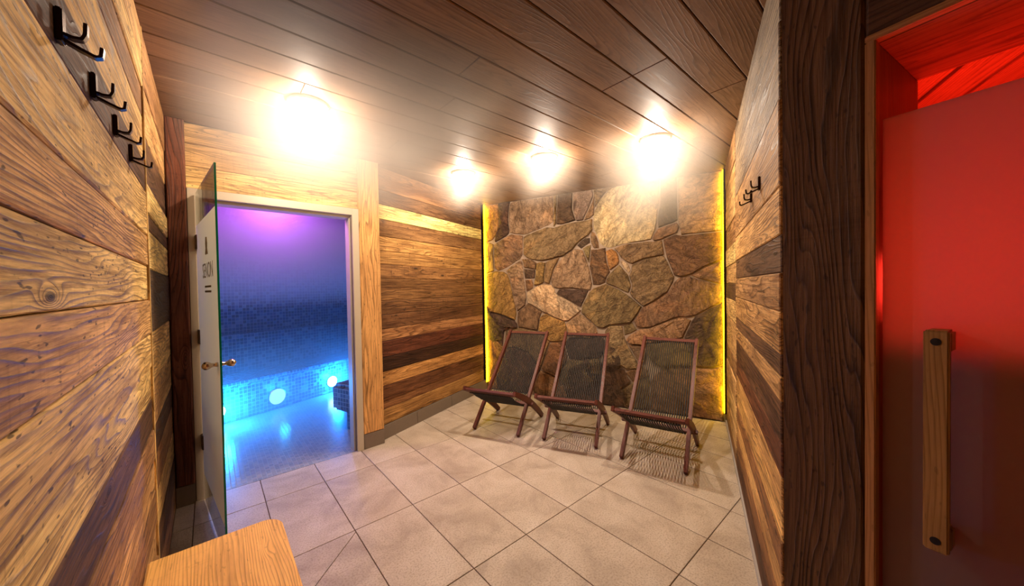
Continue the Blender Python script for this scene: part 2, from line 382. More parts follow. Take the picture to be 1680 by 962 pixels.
for i in range(-3, 13):
    for j in range(-4, 6):
        x0, x1, y0, y1 = tx0+TX*(i-1)+gp, tx0+TX*i-gp, ty0+TY*(j-1)+gp, ty0+TY*j-gp
        poly = [Vector((x0, y0, 0)), Vector((x1, y0, 0)), Vector((x1, y1, 0)), Vector((x0, y1, 0))]
        poly = clip(poly, Vector((XL, 0, 0)), Vector((-1, 0, 0)))
        if poly and x0+x1 < 2.2: poly = clip(poly, Vector((0, YD+.0, 0)), Vector((0, 1, 0)))
        if poly and x0+x1 > 2.2: poly = clip(poly, bpt(0, VP_), -B2)
        if poly: poly = clip(poly, bpt(US, 0), B1)
        if not poly: continue
        cc = sum(poly, Vector((0, 0, 0)))/len(poly)
        if cc.dot(B1) > 1.57: poly = clip(poly, bpt(0, VR+.02), B2)
        else: poly = clip(poly, P0, -NC)
        if poly: poly = clip(poly, Vector((0, -1.5, 0)), Vector((0, -1, 0)))
        if not poly or len(poly) < 3: continue
        if i == 1 and j == 2:        # the tile cut along its diagonal
            pd, nd_ = Vector((.6396, 2.225, 0)), Vector((.7, -.714, 0)).normalized()
            tile(clip(poly, pd - nd_*gp, nd_)); tile(clip(poly, pd + nd_*gp, -nd_))
        else: tile(poly)

# ---- ceiling: dark panel plus boards running along x
cb = MB().prism([(q.x, q.y) for q in (Vector((-.35, -1.6, 0)), Vector((-.35, 3.5, 0)), Vector((1.15, 3.5, 0)), bpt(2.4, -2.9), bpt(4.5, -2.9), bpt(4.5, .4), bpt(1.65, .4), cpt(.05, -.12), cpt(2.0, -.12), Vector((1.2, -1.6, 0)))], ZC+.018, ZC+.08)
ceiling = tag(cb.build('ceiling', M['panel']), 'dark brown boarded ceiling veiled by steam around the lamps', 'ceiling', kind='structure')
cw = .2065; ccol = (112, 80, 60)
y = 0.855 - cw*12
k = -12
while y < 4.6:
    x_lo, x_hi = -.3, 4.75
    if y > YD+.05: x_lo = 1.25
    cuts = {0: [1.85], 1: [1.85], -1: [2.4], -2: [1.2]}.get(k, [random.uniform(.3, 1.2), random.uniform(2.6, 4.0)] if k % 2 else [random.uniform(2.9, 3.9)])
    xs = [x_lo] + cuts + [x_hi]
    for xa, xb in zip(xs[:-1], xs[1:]):
        y0, y1 = y+.003, y+cw-.003
        poly = [Vector((xa+.001, y0, 0)), Vector((xb-.001, y0, 0)), Vector((xb-.001, y1, 0)), Vector((xa+.001, y1, 0))]
        poly = clip(poly, bpt(US+.08, 0), B1)
        if poly and y1 > YD+.1: poly = clip(poly, bpt(0, VP_-.05), -B2)
        if not poly or len(poly) < 3: continue
        cx, cy = poly[0].x, y0
        nn = len(poly); loc = [Vector((q.x-cx, 0, q.y-cy)) for q in poly]
        c0 = sum(loc, Vector((0, 0, 0)))/nn
        def ins(q, e=.004): return Vector((q.x - math.copysign(e, q.x-c0.x), 0, q.z - math.copysign(e, q.z-c0.z)))
        vv = [(q.x, 0, q.z) for q in loc] + [(q.x, -.014, q.z) for q in loc] + [(ins(q).x, -.018, ins(q).z) for q in loc]
        ff = [[2*nn+i for i in range(nn)]]
        for i in range(nn):
            jn = (i+1) % nn; ff += [[i, jn, nn+jn, nn+i], [nn+i, nn+jn, 2*nn+jn, 2*nn+i]]
        mb = MB(); mb.add(vv, ff)
        o = mb.build('plank', M['ceiling'], ceiling, basis(Vector((1, 0, 0)), UP, Vector((0, 1, 0)), Vector((cx, cy, ZC+.018))), color=wc(ccol, .10))
    y += cw; k += 1

# ---- left wall
def backing(name, a, b, nrm, th, z0, z1, mat, label, kind='structure'):
    """slab whose face runs a->b, thickness away from nrm"""
    a, b = Vector(a), Vector(b); n_ = -Vector(nrm).normalized()*th
    o = MB().prism([(q.x, q.y) for q in (a, b, b+n_, a+n_)], z0, z1).build(name, mat)
    return tag(o, label, 'wall', kind=kind)
BT = .022                                     # board thickness
wl = backing('wall_left', (XL-BT, -1.5, 0), (XL-BT, YD+.1, 0), (1, 0, 0), .1, -.01, ZC+.02, M['panel'], 'left wall of wide weathered wooden planks carrying a row of hooks')
def boards_on(parent, a, dirv, nrm, L, zs, cols, thj=.004, split=None):
    """boards along dirv from a (on the face plane); the back sits BT behind the face"""
    dirv = Vector(dirv).normalized(); nrm = Vector(nrm).normalized()
    # board() face normal is -(zd x xd); choose x direction so that it points along nrm
    xd = dirv; org = Vector(a)
    if (-(UP.cross(xd))).dot(nrm) < 0: xd = -dirv; org = org + dirv*L
    for z0, z1, c in zip(zs[:-1], zs[1:], cols):
        zlo, zhi = min(z0, z1), max(z0, z1)
        pieces = [(0, L)]
        for (s0, s1) in pieces:
            t = BT + random.uniform(-thj, thj)
            board(parent, org + xd*s0 - nrm*BT + UP*(zlo+.0012), xd, UP, s1-s0, zhi-zlo-.0024, t, M['old_wood'], wc(c))
T1, T2, T3, T4 = (210, 166, 106), (188, 142, 92), (150, 106, 68), (92, 62, 44)     # light, mid, brown, dark
zsL = [2.66, 2.50, 2.39, 2.26, 2.06, 1.925, 1.73, 1.594, 1.44, 1.285, 1.136, .995, .855, .72, .58, .43, .28, .14, .0]
cL = [T2, T1, T3, T1, T4, T1, T2, T1, T2, T1, T1, T4, T3, T2, T3, T2, T3, T4]
boards_on(wl, (XL, -1.45, 0), (0, 1, 0), (1, 0, 0), 2.272+1.45, zsL, cL)
zsL2 = [2.66, 2.42, 2.20, 1.975, 1.84, 1.765, 1.583, 1.285, 1.05, .84, .70, .52, .36, .18, .0]
cL2 = [T3, T2, T4, T1, T4, T1, (70, 48, 34), T1, T2, T4, T3, T1, T4, T3]
boards_on(wl, (XL, 2.284, 0), (0, 1, 0), (1, 0, 0), YD-2.284-.02, zsL2, cL2)
board(wl, Vector((XL-BT, 2.271, 0)), UP, (0, -1, 0), ZC, .014, BT+.006, M['old_wood'], wc(T1), 'batten', .002)

# ---- wall around the steam-room door (frame A)
DX0, DX1, DZ = -.10, 1.03, 2.20               # outer edges of the door frame
wd = backing('wall_door', (1.06, YD+BT, 0), (1.24, YD+BT, 0), (0, -1, 0), .10, -.01, ZC+.02, M['panel'], 'wall around the glass steam room door, boards above the frame')
hdr = MB().box((XL-.1, YD+BT, DZ), (1.06, YD+.12, ZC+.02)).box((XL-.1, YD+BT, 0), (DX0, YD+.12, DZ))
hdr.build('panel', M['panel'], wd)
boards_on(wd, (XL, YD, 0), (1, 0, 0), (0, -1, 0), 1.06-XL, [2.66, 2.52, 2.36, 2.203], [T2, T2, T1])
# dark post between left wall and frame, pale post right of the door
def post(name, org, xd, wdv, L, W, T, col, mat, label):
    o = board(None, org, xd, wdv, L, W, T, mat, col, name, .006); return o
p1 = board(None, Vector((DX0-.002, YD+.02, .14)), UP, (-1, 0, 0), ZC-.14, DX0-XL-.012, .075, M['beam'], wc((92, 48, 32)), 'trim_1', .005)
tag(p1, 'dark reddish-brown wooden post left of the open glass door', 'post', kind='structure')
pl = MB().box((XL+.002, YD-.05, .0), (DX0-.004, YD+.02, .138)).build('baseboard_left', M['base_tile'], bevel=.002)
tag(pl, 'grey tiled plinth under the dark post beside the glass door', 'baseboard', kind='structure')
# pale post: pentagonal, stands in the corner between door wall and plank wall
pa = Vector((1.045, YD-.03, 0)); pb = Vector((1.235, YD-.03+.012, 0))
post_dir = (pb-pa).normalized()
p2 = board(None, Vector((pa.x, pa.y, .14)) + Vector((-post_dir.y, post_dir.x, 0))*.12, UP, -post_dir, ZC-.14, (pb-pa).length, .12, M['beam'], wc((188, 132, 78)), 'trim_2', .008)
p2.matrix_local = basis(UP, UP.cross(-post_dir)*-1, -post_dir, Vector((0, 0, 0)))
def vpost(name, a, b, z0, z1, depth, mat, col, ch=.008):
    """post whose face runs a->b (seen with a on the left), grain vertical; depth goes behind the face"""
    a, b = Vector(a), Vector(b); d = (b-a).normalized(); inward = Vector((-d.y, d.x, 0))   # away from viewer
    # board: x = up, z = width direction, y = z cross x ; face is at -T*y -> need y pointing away from the viewer
    zd = d if d.cross(UP).dot(inward) > 0 else -d
    org = (a if zd == d else b) + inward*depth
    return link(name, board_mesh(z1-z0, (b-a).length, depth, mat, ch), None, basis(UP, zd.cross(UP), zd, Vector((org.x, org.y, z0))), col)
bpy.data.objects.remove(p2)
p2 = vpost('trim_2', pa, pb, .138, ZC, .12, M['beam'], wc((190, 134, 78)))
tag(p2, 'honey-coloured knotty wooden post between steam room door and plank wall', 'post', kind='structure')
bpy.data.objects.remove(p1)
p1 = vpost('trim_1', (XL+.003, YD-.05, 0), (DX0-.003, YD-.05, 0), .138, ZC, .07, M['beam'], wc((96, 50, 34)))
tag(p1, 'dark reddish-brown wooden post left of the open glass door', 'post', kind='structure')
# skirting under the pale post and along the plank wall
bl = tag(MB().prism([(pa.x, pa.y+.0), (pb.x, pb.y), (pb.x+.02, pb.y+.11), (pa.x, pa.y+.11)], 0, .137).build('baseboard_post', M['base_tile'], bevel=.002), 'grey tiled plinth under the honey-coloured post', 'baseboard', kind='structure')

# ---- plank wall (frame B)
wp = backing('wall_back', bpt(2.30, VP_-BT), bpt(4.42, VP_-BT), B2, .10, -.01, ZC+.02, M['panel'], 'wall of horizontal reclaimed planks between post and stone wall')
zsP = [2.66, 2.44, 2.30, 2.155, 1.99, 1.847, 1.715, 1.575, 1.358, 1.22, 1.08, .96, .80, .66, .52, .375, .29, .137]
cP = [(120, 80, 50), (92, 62, 40), (226, 186, 116), (128, 88, 52), (165, 118, 64), (158, 112, 60), (128, 86, 48), (112, 74, 40), (110, 72, 42), (102, 64, 38), (160, 108, 68), (88, 44, 28), (58, 32, 20), (182, 126, 68), (96, 56, 32), (124, 78, 46), (160, 112, 60)]
boards_on(wp, bpt(2.385, VP_), B1, B2, 4.225-2.385, zsP, cP, .003)
bb = tag(empty('baseboard_back'), 'grey tile skirting along the foot of the reclaimed plank wall', 'baseboard', kind='structure')
xs = [2.36, 2.86, 3.46, 4.06, 4.29]
for a_, b_ in zip(xs[:-1], xs[1:]):
    q = MB().box((0, 0, 0), (b_-a_-.004, .03, .134)); q.build('skirting_tile', M['base_tile'], bb, basis(B1, -B2, UP, bpt(a_+.002, VP_+.012)), bevel=.0015)

# ---- right wall (frame B)
wr = backing('wall_right', bpt(1.60, VR+BT), bpt(4.42, VR+BT), -B2, .10, -.01, ZC+.02, M['panel'], 'right wall of weathered planks next to the sauna door')
zsR = [2.66, 2.40, 2.125, 1.816, 1.642, 1.505, 1.364, 1.208, 1.127, 1.037, .885, .76, .64, .52, .40, .29, .17, .03]
cR = [(120, 100, 84), (128, 106, 88), (164, 120, 76), (188, 140, 86), (96, 66, 44), (164, 120, 78), (180, 132, 80), (104, 70, 46), (170, 124, 76), (92, 58, 36), (104, 58, 34), (190, 140, 80), (200, 150, 84), (150, 100, 58), (190, 140, 82), (140, 92, 52), (86, 54, 34)]
boards_on(wr, bpt(1.565, VR), B1, -B2, 3.205-1.565, zsR, cR, .003)
zsR2 = [2.66, 2.42, 2.2, 2.0, 1.80, 1.635, 1.47, 1.327, 1.152, .858, .70, .50, .30, .13, .03]
cR2 = [T3, T2, T2, T3, T1, T2, T4, T1, T2, T3, T2, T1, T2, T3]
boards_on(wr, bpt(3.225, VR), B1, -B2, 4.225-3.225, zsR2, cR2, .003)
vpb = board(wr, bpt(3.222, VR+BT), UP, -B1, ZC, .014, BT+.005, M['old_wood'], wc(T2), 'batten', .002)
vpb.matrix_local = basis(UP, (-B1).cross(UP), -B1, bpt(3.222, VR+BT))
br = MB().box((0, 0, 0), (4.29-1.57, .012, .028)).build('baseboard_right', M['white_plaster'], None, basis(B1, B2, UP, bpt(1.57, VR-.012)))
tag(br, 'thin pale skirting strip at the foot of the right plank wall', 'baseboard', kind='structure')

# ---- stone wall
wsn = backing('wall_stone', bpt(US+.035, VP_-.06), bpt(US+.035, VR+.06), -B1, .14, -.01, ZC+.02, M['mortar'], 'accent wall of irregular natural stones set in pale mortar')
def crop(ox, oy, k, pts): return [(ox+x/k, oy+y/k) for x, y in pts]
MM = lambda *p: crop(780, 280, 3.436, p)
S5 = lambda *p: crop(785, 490, 6.414, p)
S6 = lambda *p: crop(985, 490, 6.414, p)
S7 = lambda *p: crop(985, 580, 6.87, p)
DK, BR, TN, LT, GY, GO, RD = (88, 68, 50), (136, 108, 74), (162, 132, 94), (196, 168, 128), (142, 120, 94), (160, 122, 70), (118, 84, 58)
stones = [
 (MM((45,172),(120,170),(128,260),(122,340),(60,400),(48,400)), GO), (MM((127,172),(178,176),(180,330),(163,360),(112,396),(130,330)), DK),
 (MM((187,215),(215,165),(260,148),(432,128),(430,285),(380,298),(340,322),(300,342),(265,354),(197,338),(185,290)), GY),
 (MM((438,126),(454,124),(450,298),(440,312)), BR), (MM((460,124),(542,105),(538,215),(556,276),(500,288),(455,300)), DK),
 (MM((550,106),(650,92),(660,140),(638,200),(600,276),(570,278),(548,220)), GY), (MM((668,135),(664,248),(640,266),(610,278),(642,212)), BR),
 (MM((760,98),(830,60),(910,80),(962,150),(1020,205),(1022,240),(1006,328),(982,380),(930,396),(860,402),(790,414),(745,416),(707,402),(684,360),(664,320),(666,230),(692,175)), LT),
 (MM((665,90),(760,62),(820,55),(745,100),(692,160),(670,205)), BR), (MM((920,60),(1036,40),(1034,196),(1022,196),(968,140)), GY),
 (MM((1042,40),(1134,30),(1138,278),(1090,296),(1032,318),(1036,230)), DK), (MM((1142,30),(1380,10),(1382,330),(1300,341),(1200,351),(1160,360),(1145,290)), TN),
 (MM((1030,328),(1135,294),(1150,312),(1130,340),(1040,383),(1004,394),(1004,384)), BR),
 (MM((270,375),(330,355),(440,325),(560,298),(653,275),(653,330),(600,378),(540,438),(490,477),(430,492),(370,501),(310,487),(268,468)), BR),
 (MM((260,370),(258,470),(240,488),(180,522),(122,556),(107,545),(101,470),(103,420),(142,397),(200,372)), BR),
 (MM((48,404),(92,418),(94,560),(52,575)), GO), (MM((52,590),(110,578),(172,590),(188,620),(213,760),(215,836),(150,806),(58,792)), GO),
 (MM((182,570),(250,518),(258,524),(268,640),(274,758),(237,786),(220,740),(197,630)), TN), (MM((266,508),(338,520),(334,553),(272,543)), BR),
 (MM((270,556),(330,563),(326,603),(277,606)), DK), (MM((280,620),(310,620),(312,658),(287,676)), BR), (MM((346,522),(388,520),(376,628),(335,637)), GO),
 (MM((396,518),(466,494),(438,540),(408,630),(387,626)), BR),
 (MM((560,452),(598,452),(636,555),(652,640),(638,664),(500,656),(442,651),(431,620),(443,560),(492,492)), TN),
 (MM((573,420),(602,396),(638,382),(638,403),(592,432)), DK), (MM((607,440),(642,424),(636,516),(621,480)), BR),
 (MM((652,447),(718,447),(746,570),(722,626),(662,641),(657,600),(643,540)), RD), (MM((652,342),(668,352),(688,432),(667,432),(652,400)), BR),
 (MM((737,458),(788,458),(802,510),(796,522),(757,556),(747,530)), GO),
 (MM((792,442),(850,419),(960,404),(1044,398),(1054,466),(960,487),(880,516),(842,498)), BR),
 (MM((887,538),(960,504),(1056,484),(1111,600),(1077,678),(1008,726),(945,760),(903,718),(874,690),(888,640),(874,592)), BR),
 (MM((742,607),(808,540),(846,592),(871,650),(860,684),(800,656),(740,630)), BR), (MM((817,512),(828,516),(868,563),(862,569)), LT),
 (MM((1064,392),(1130,369),(1200,366),(1380,349),(1382,497),(1290,536),(1220,581),(1150,594),(1124,586),(1089,490)), RD),
 (MM((1220,590),(1300,549),(1382,514),(1384,638),(1300,616)), BR),
 (MM((1149,612),(1210,604),(1384,652),(1386,736),(1320,776),(1240,816),(1100,831),(980,876),(904,876),(899,850),(947,779),(1022,739),(1092,692)), BR),
 (MM((293,692),(380,649),(420,654),(443,692),(518,742),(586,790),(520,836),(450,821),(382,788),(298,738)), LT),
 (MM((454,692),(490,674),(626,681),(588,761),(542,732)), DK),
 (MM((643,693),(730,649),(800,674),(926,770),(877,856),(780,861),(682,876),(604,800),(604,772)), BR),
 (MM((80,803),(150,824),(212,853),(228,882),(165,868),(150,960),(72,960),(62,900)), DK), (MM((243,802),(290,759),(361,802),(347,901),(243,878)), BR),
 (S5((640,205),(700,180),(880,275),(905,315),(900,440),(820,455),(745,450),(620,330)), GO),
 (S5((940,275),(1060,180),(1220,300),(1215,350),(1180,420),(960,400)), TN),
 (S6((95,304),(226,294),(241,400),(300,560),(384,690),(376,739),(75,685),(60,520),(75,400)), TN), (S6((236,292),(332,264),(372,328),(252,386)), BR),
 (S6((264,440),(380,354),(530,326),(690,265),(840,201),(944,233),(868,410),(700,455),(480,470),(440,488),(330,476)), TN),
 (S6((971,237),(1002,196),(1140,116),(1290,60),(1300,695),(1180,730),(1000,715),(950,560),(884,415)), DK),
 (S6((292,494),(438,504),(480,600),(400,680),(350,560)), BR), (S6((480,480),(700,462),(870,420),(935,560),(985,712),(750,698),(650,690),(500,600)), BR),
 (S7((800,150),(1080,178),(1260,192),(1395,156),(1412,770),(1040,716),(700,655),(560,630),(560,340),(680,260)), BR),
 (S7((60,134),(250,206),(335,322),(238,396),(168,500),(115,590),(-120,560),(-330,500),(-330,200),(-160,60)), DK), (S7((276,224),(416,196),(460,180),(540,262),(440,286),(352,314)), BR),
 (S7((243,406),(420,316),(545,276),(550,330),(545,622),(300,600),(125,585),(175,505)), BR),
 (S5((750,480),(885,460),(930,640),(830,830),(662,740)), RD), (S5((640,765),(825,845),(900,962),(960,1180),(700,1160),(560,962)), BR),
 (S5((1000,420),(1240,430),(1350,480),(1280,620),(1060,650),(950,630),(900,470)), DK), (S5((1040,662),(1270,632),(1300,800),(1120,960),(930,940),(840,840),(940,650)), BR),
 (S5((415,322),(600,345),(735,465),(650,730),(520,560),(350,500),(270,520),(280,350)), BR), (S5((270,535),(350,520),(510,575),(640,745),(560,940),(420,1160),(220,1060),(200,760)), DK),
 (S5((84,320),(250,520),(190,740),(150,850),(200,1050),(95,1000)), GO), (S5((84,80),(130,160),(330,300),(265,340),(245,500),(90,300)), DK),
 (S5((880,960),(1110,975),(1290,820),(1480,850),(1560,1180),(970,1180)), DK), (S5((1310,620),(1380,500),(1420,560),(1500,700),(1440,820),(1310,780)), DK),
]
def on_stone(u, v):
    d = ray(u, v); t = US/ d.dot(B1); q = d*t
    return q.dot(B2), q.z + H
def stone_obj(poly, col, parent):
    P = poly
    P = [Vector((min(max(q.x, VP_+.022), VR-.03), min(max(q.y, .005), ZC-.004), 0)) for q in P]
    if sum(P[i].x*P[(i+1) % len(P)].y - P[(i+1) % len(P)].x*P[i].y for i in range(len(P))) < 0: P.reverse()
    c = sum(P, Vector((0, 0, 0)))/len(P)
    Q = P
    size = max((q-c).length for q in Q); hgt = random.uniform(.016, .042) if size > .12 else random.uniform(.010, .02)
    tx, ty = random.uniform(-.05, .05), random.uniform(-.05, .05)
    def inset(q, e):
        d = q-c; L = d.length; return c + d*max(.3, (L-e)/L)
    n_ = len(Q); vv = []; rings = [(.000, -.04, 0), (.002, .45, 0), (.008, .86, .004), (min(.05, size*.3), 1.0, .010)]
    for e, hz, j in rings:
        for q in Q:
            r_ = inset(q, e + (random.uniform(0, j) if j else 0)) - c
            z = hz*hgt if hz < 0 else hz*hgt + (r_.x*tx + r_.y*ty)*max(0, hz)
            vv.append((r_.x, r_.y, -.03 if hz < 0 else max(z, .003) + (random.uniform(-.35, .35)*j)))
    ff = []
    for k in range(len(rings)-1):
        for i in range(n_): ff.append([k*n_+i, k*n_+(i+1) % n_, (k+1)*n_+(i+1) % n_, (k+1)*n_+i])
    # inner ring and centre
    k0 = (len(rings)-1)*n_
    base = len(vv)
    for i in range(n_):
        r_ = Vector(vv[k0+i])*.45; vv.append((r_.x, r_.y, hgt*1.0 + r_.x*tx + r_.y*ty + random.uniform(-.006, .008)))
        ff.append([k0+i, k0+(i+1) % n_, base+(i+1) % n_, base+i])
    vv.append((0, 0, hgt + random.uniform(-.004, .008)))
    for i in range(n_): ff.append([base+i, base+(i+1) % n_, len(vv)-1])
    me = mesh('stone', vv, ff, M['stone'], True)
    o = link('stone', me, parent, basis(B2, UP, -B1, bpt(US+.033, c.x, c.y)), tuple(min(.8, x*1.45*random.uniform(.9, 1.1)) for x in lin(col)))
    try: me.set_sharp_from_angle(angle=R(38))
    except Exception: pass
    # local x = B2 (to the right), y = up, z = towards the room
    return o
import numpy as np
def to_wall(poly):
    P = [Vector((*on_stone(u, v), 0)) for u, v in poly]
    if sum(P[i].x*P[(i+1) % len(P)].y - P[(i+1) % len(P)].x*P[i].y for i in range(len(P))) < 0: P.reverse()
    return P
polys = [to_wall(p_) for p_, c_ in stones]
segA = np.array([(p_[i].x, p_[i].y) for p_ in polys for i in range(len(p_))]); segB = np.array([(p_[(i+1) % len(p_)].x, p_[(i+1) % len(p_)].y) for p_ in polys for i in range(len(p_))])
owner = np.array([k_ for k_, p_ in enumerate(polys) for _ in p_]); dAB = segB-segA; lAB = (dAB**2).sum(1)+1e-12
def gap_to_others(k_, q):
    t_ = np.clip(((q-segA)*dAB).sum(1)/lAB, 0, 1); d_ = np.hypot(*(segA + dAB*t_[:, None] - q).T); d_[owner == k_] = 9; return d_.min()
for k_, (P, (_, col)) in enumerate(zip(polys, stones)):
    c_ = sum(P, Vector((0, 0, 0)))/len(P); Q = []
    for i in range(len(P)):
        a_, b_ = P[i], P[(i+1) % len(P)]; L_ = (b_-a_).length; ns = 1 if L_ < .07 else 2 if L_ < .16 else 3 if L_ < .3 else 6
        nv = Vector((b_.y-a_.y, a_.x-b_.x, 0)).normalized(); pv = Vector((a_.y-P[i-1].y, P[i-1].x-a_.x, 0)).normalized()
        for s_ in range(ns):
            q = a_.lerp(b_, s_/ns); n_ = nv if s_ else (nv+pv).normalized() if (nv+pv).length > .1 else nv
            if s_: q = q + nv*random.uniform(-.006, .003)
            g_ = 0.0
            while g_ < .04 and gap_to_others(k_, np.array((q.x+n_.x*g_, q.y+n_.y*g_))) > g_ + .013: g_ += .003
            Q.append(q + n_*(g_-.001))
    stone_obj(Q, col, wsn)

# ---- sauna wall on the right (frame C)
wsa = backing('wall_sauna', cpt(1.22, -.02), cpt(2.0, -.02), NC, .40, -.01, ZC+.02, M['old_wood'], 'dark wall beside the sauna entrance at the right edge')
wsa.color = (*wc(T4), 1)
def cbox(mb, s0, s1, o0, o1, z0, z1):
    """box along the sauna wall: s along, o out of the wall towards the room"""
    q = [cpt(s0, o0), cpt(s1, o0), cpt(s1, o1), cpt(s0, o1)]
    return mb.prism([(v.x, v.y) for v in q], z0, z1)
SJ0, SJ1, SZ = .243, 1.20, 2.185               # door opening in the sauna wall
cbox(MB(), .0, SJ0-.02, -.42, -.02, -.01, ZC+.02).build('core', M['panel'], wsa)
pr = vpost('trim_3', cpt(0), cpt(SJ0-.018), 0.0, ZC, .05, M['beam'], wc((92, 62, 40)), .01)
tag(pr, 'broad dark knotty wooden post between right wall and sauna door', 'post', kind='structure')
hd = board(None, Vector((0, 0, 0)), UP, CD, 1, 1, .05, M['beam'], wc((84, 54, 36)), 'trim_4', .006)
bpy.data.objects.remove(hd)
hd = link('trim_4', board_mesh(1.5, ZC-SZ-.02, .05, M['beam'], .008), None, basis(-CD, UP.cross(-CD), UP, cpt(SJ0-.018, -.05, SZ+.018)), wc((84, 54, 36)))
tag(hd, 'dark wooden lintel board above the sauna door', 'beam', kind='structure')

# ================================================================= STEAM ROOM beyond the door
SB0, SB1, SV0, SV1 = 1.06, 4.30, VP_-.125, -5.35
def xy(q): return (q.x, q.y)
sroom = [Vector((XL-.08, YD+.12, 0)), Vector((DX0+.03, YD+.12, 0)), Vector((DX0+.03, YD+.003, 0)), Vector((DX1-.01, YD+.003, 0)), Vector((DX1-.01, YD+.12, 0)), Vector((1.10, YD+.12, 0)), bpt(2.42, SV0), bpt(SB1, SV0), bpt(SB1, SV1), bpt(SB0-.1, SV1)]
sroom[0] = bpt(SB0-.1, -3.05) if False else Vector((XL-.08, YD+.12, 0))
tag(MB().prism([xy(v) for v in (sroom + [])], -.05, .0).build('floor_steam_room', M['mosaic_floor']), 'pale small mosaic floor of the steam room behind the glass door', 'floor', kind='structure')
tag(MB().prism([xy(v) for v in (sroom[:1] + sroom[5:])], 2.35, 2.40).build('ceiling_steam_room', M['mosaic']), 'steam room ceiling hidden in violet mist', 'ceiling', kind='structure')
def bbox(mb, a0, a1, b0, b1, z0, z1): return mb.prism([xy(bpt(a0, b0)), xy(bpt(a1, b0)), xy(bpt(a1, b1)), xy(bpt(a0, b1))], z0, z1)
BM = basis(B1, -B2, UP, Vector((0, 0, 0)))     # local frame whose axes follow the steam room
def bl_box(name, mat, a0, a1, b0, b1, z0, z1, parent=None, bevel=0):
    return MB().box((a0, -max(b0, b1), z0), (a1, -min(b0, b1), z1)).build(name, mat, parent, BM, bevel=bevel)
tag(bl_box('wall_steam_back', M['mosaic'], .6, 4.4, SV1, SV1-.1, 0, 2.4), 'blue mosaic back wall of the steam room', 'wall', kind='structure')
tag(bl_box('wall_steam_side', M['mosaic'], SB1, SB1+.1, SV0+.02, SV1-.1, 0, 2.4), 'blue mosaic far side wall of the steam room', 'wall', kind='structure')
ws = MB().prism([xy(Vector((XL-.08, YD+.12, 0))), xy(bpt(SB0-.1, SV1)), xy(bpt(SB0-.2, SV1)), xy(Vector((XL-.18, YD+.12, 0)))], 0, 2.4)
tag(ws.build('wall_steam_near', M['mosaic']), 'blue mosaic near side wall of the steam room', 'wall', kind='structure')
stb = tag(empty('steam_bench', bpt(2.6, -5.0)), 'long mosaic-clad bench with backrest along the steam room back wall', 'bench')
inv = Matrix.Translation(-stb.location)
for nm, a0, a1, b0, b1, z0, z1 in (('bench_body', .98, 4.28, -4.65, SV1+.005, 0.002, .40), ('seat_slab', .98, 4.28, -4.61, SV1+.005, .40, .45), ('backrest', .98, 4.28, -5.16, SV1+.005, .452, .93)):
    o = bl_box(nm, M['mosaic'], a0, a1, b0, b1, z0, z1, stb, .006); o.matrix_local = inv @ BM
# smaller bench by the doorway
sb2 = tag(empty('steam_stool', bpt(2.9, -3.2)), 'mosaic-clad floating seat beside the steam room doorway', 'bench')
inv2 = Matrix.Translation(-sb2.location)
import bmesh
mb = MB().box((2.31, 3.02, .22), (3.4, 3.375, .50)); o = mb.build('seat_block', M['mosaic'], sb2, inv2 @ BM, bevel=.035)
MB().box((2.42, 3.05, .002), (3.3, 3.28, .222)).build('pedestal', M['mosaic'], sb2, inv2 @ BM)
# round lamps set into the bench front
def steam_lamp(u, z, mat, lab, r=.105):
    e = tag(empty('underwater_lamp', bpt(u, -4.65, z)), lab, 'lamp', 'round lamps in the steam bench front')
    ax = Matrix((B1, UP, B2)).transposed().to_4x4()
    MB().lathe([(r, 0.0), (r, .008), (r*.92, .014), (r*.9, .010)], 28).build('lamp_ring', M['chrome'], e, ax, smooth=False)
    MB().lathe([(r*.9, .006), (r*.9, .012), (r*.5, .018), (.001, .019)], 28).build('lens', mat, e, ax, smooth=True)
    return e
steam_lamp(2.46, .155, M['steam_lamp_off'], 'pale round lamp glowing softly on the steam bench front')
e2 = steam_lamp(3.20, .16, M['steam_lamp'], 'dazzling blue-white round lamp beside the floating mosaic seat', .08)
e3 = steam_lamp(1.84, .155, M['steam_lamp'], 'bright blue round lamp half hidden behind the glass door edge', .08)
def point(name, loc, power, col, r, parent=None):
    d = bpy.data.lights.new(name, 'POINT'); d.energy = power; d.color = col; d.shadow_soft_size = r
    o = bpy.data.objects.new(name, d); COL.objects.link(o); o.location = loc
    if parent: o.parent = parent; o.location = Vector(loc) - parent.location
    return o
point('lamp_light', bpt(3.20, -4.52, .22), 95, (.006, .21, 1.0), .05, e2)
point('lamp_light', bpt(1.84, -4.46, .25), 85, (.006, .25, 1.0), .05, e3)
point('lamp_light', bpt(2.46, -4.50, .25), 6, (.015, .34, 1.0), .05, bpy.data.objects['underwater_lamp'])
# violet ceiling light
vl = tag(empty('ceiling_spot', (.42, 3.60, 2.35)), 'violet ceiling spot of the steam room lost in mist', 'lamp')
MB().lathe([(.09, -.012), (.09, 0), (.07, 0.0), (.07, -.01)], 24).build('lamp_ring', M['chrome'], vl)
MB().lathe([(.07, -.008), (.04, -.012), (.001, -.013)], 24).build('lens', emit('violet_glow', (.75, .2, 1.0), 12), vl)
point('lamp_light', (.42, 3.60, 2.27), 55, (.52, .11, .85), .06, vl)

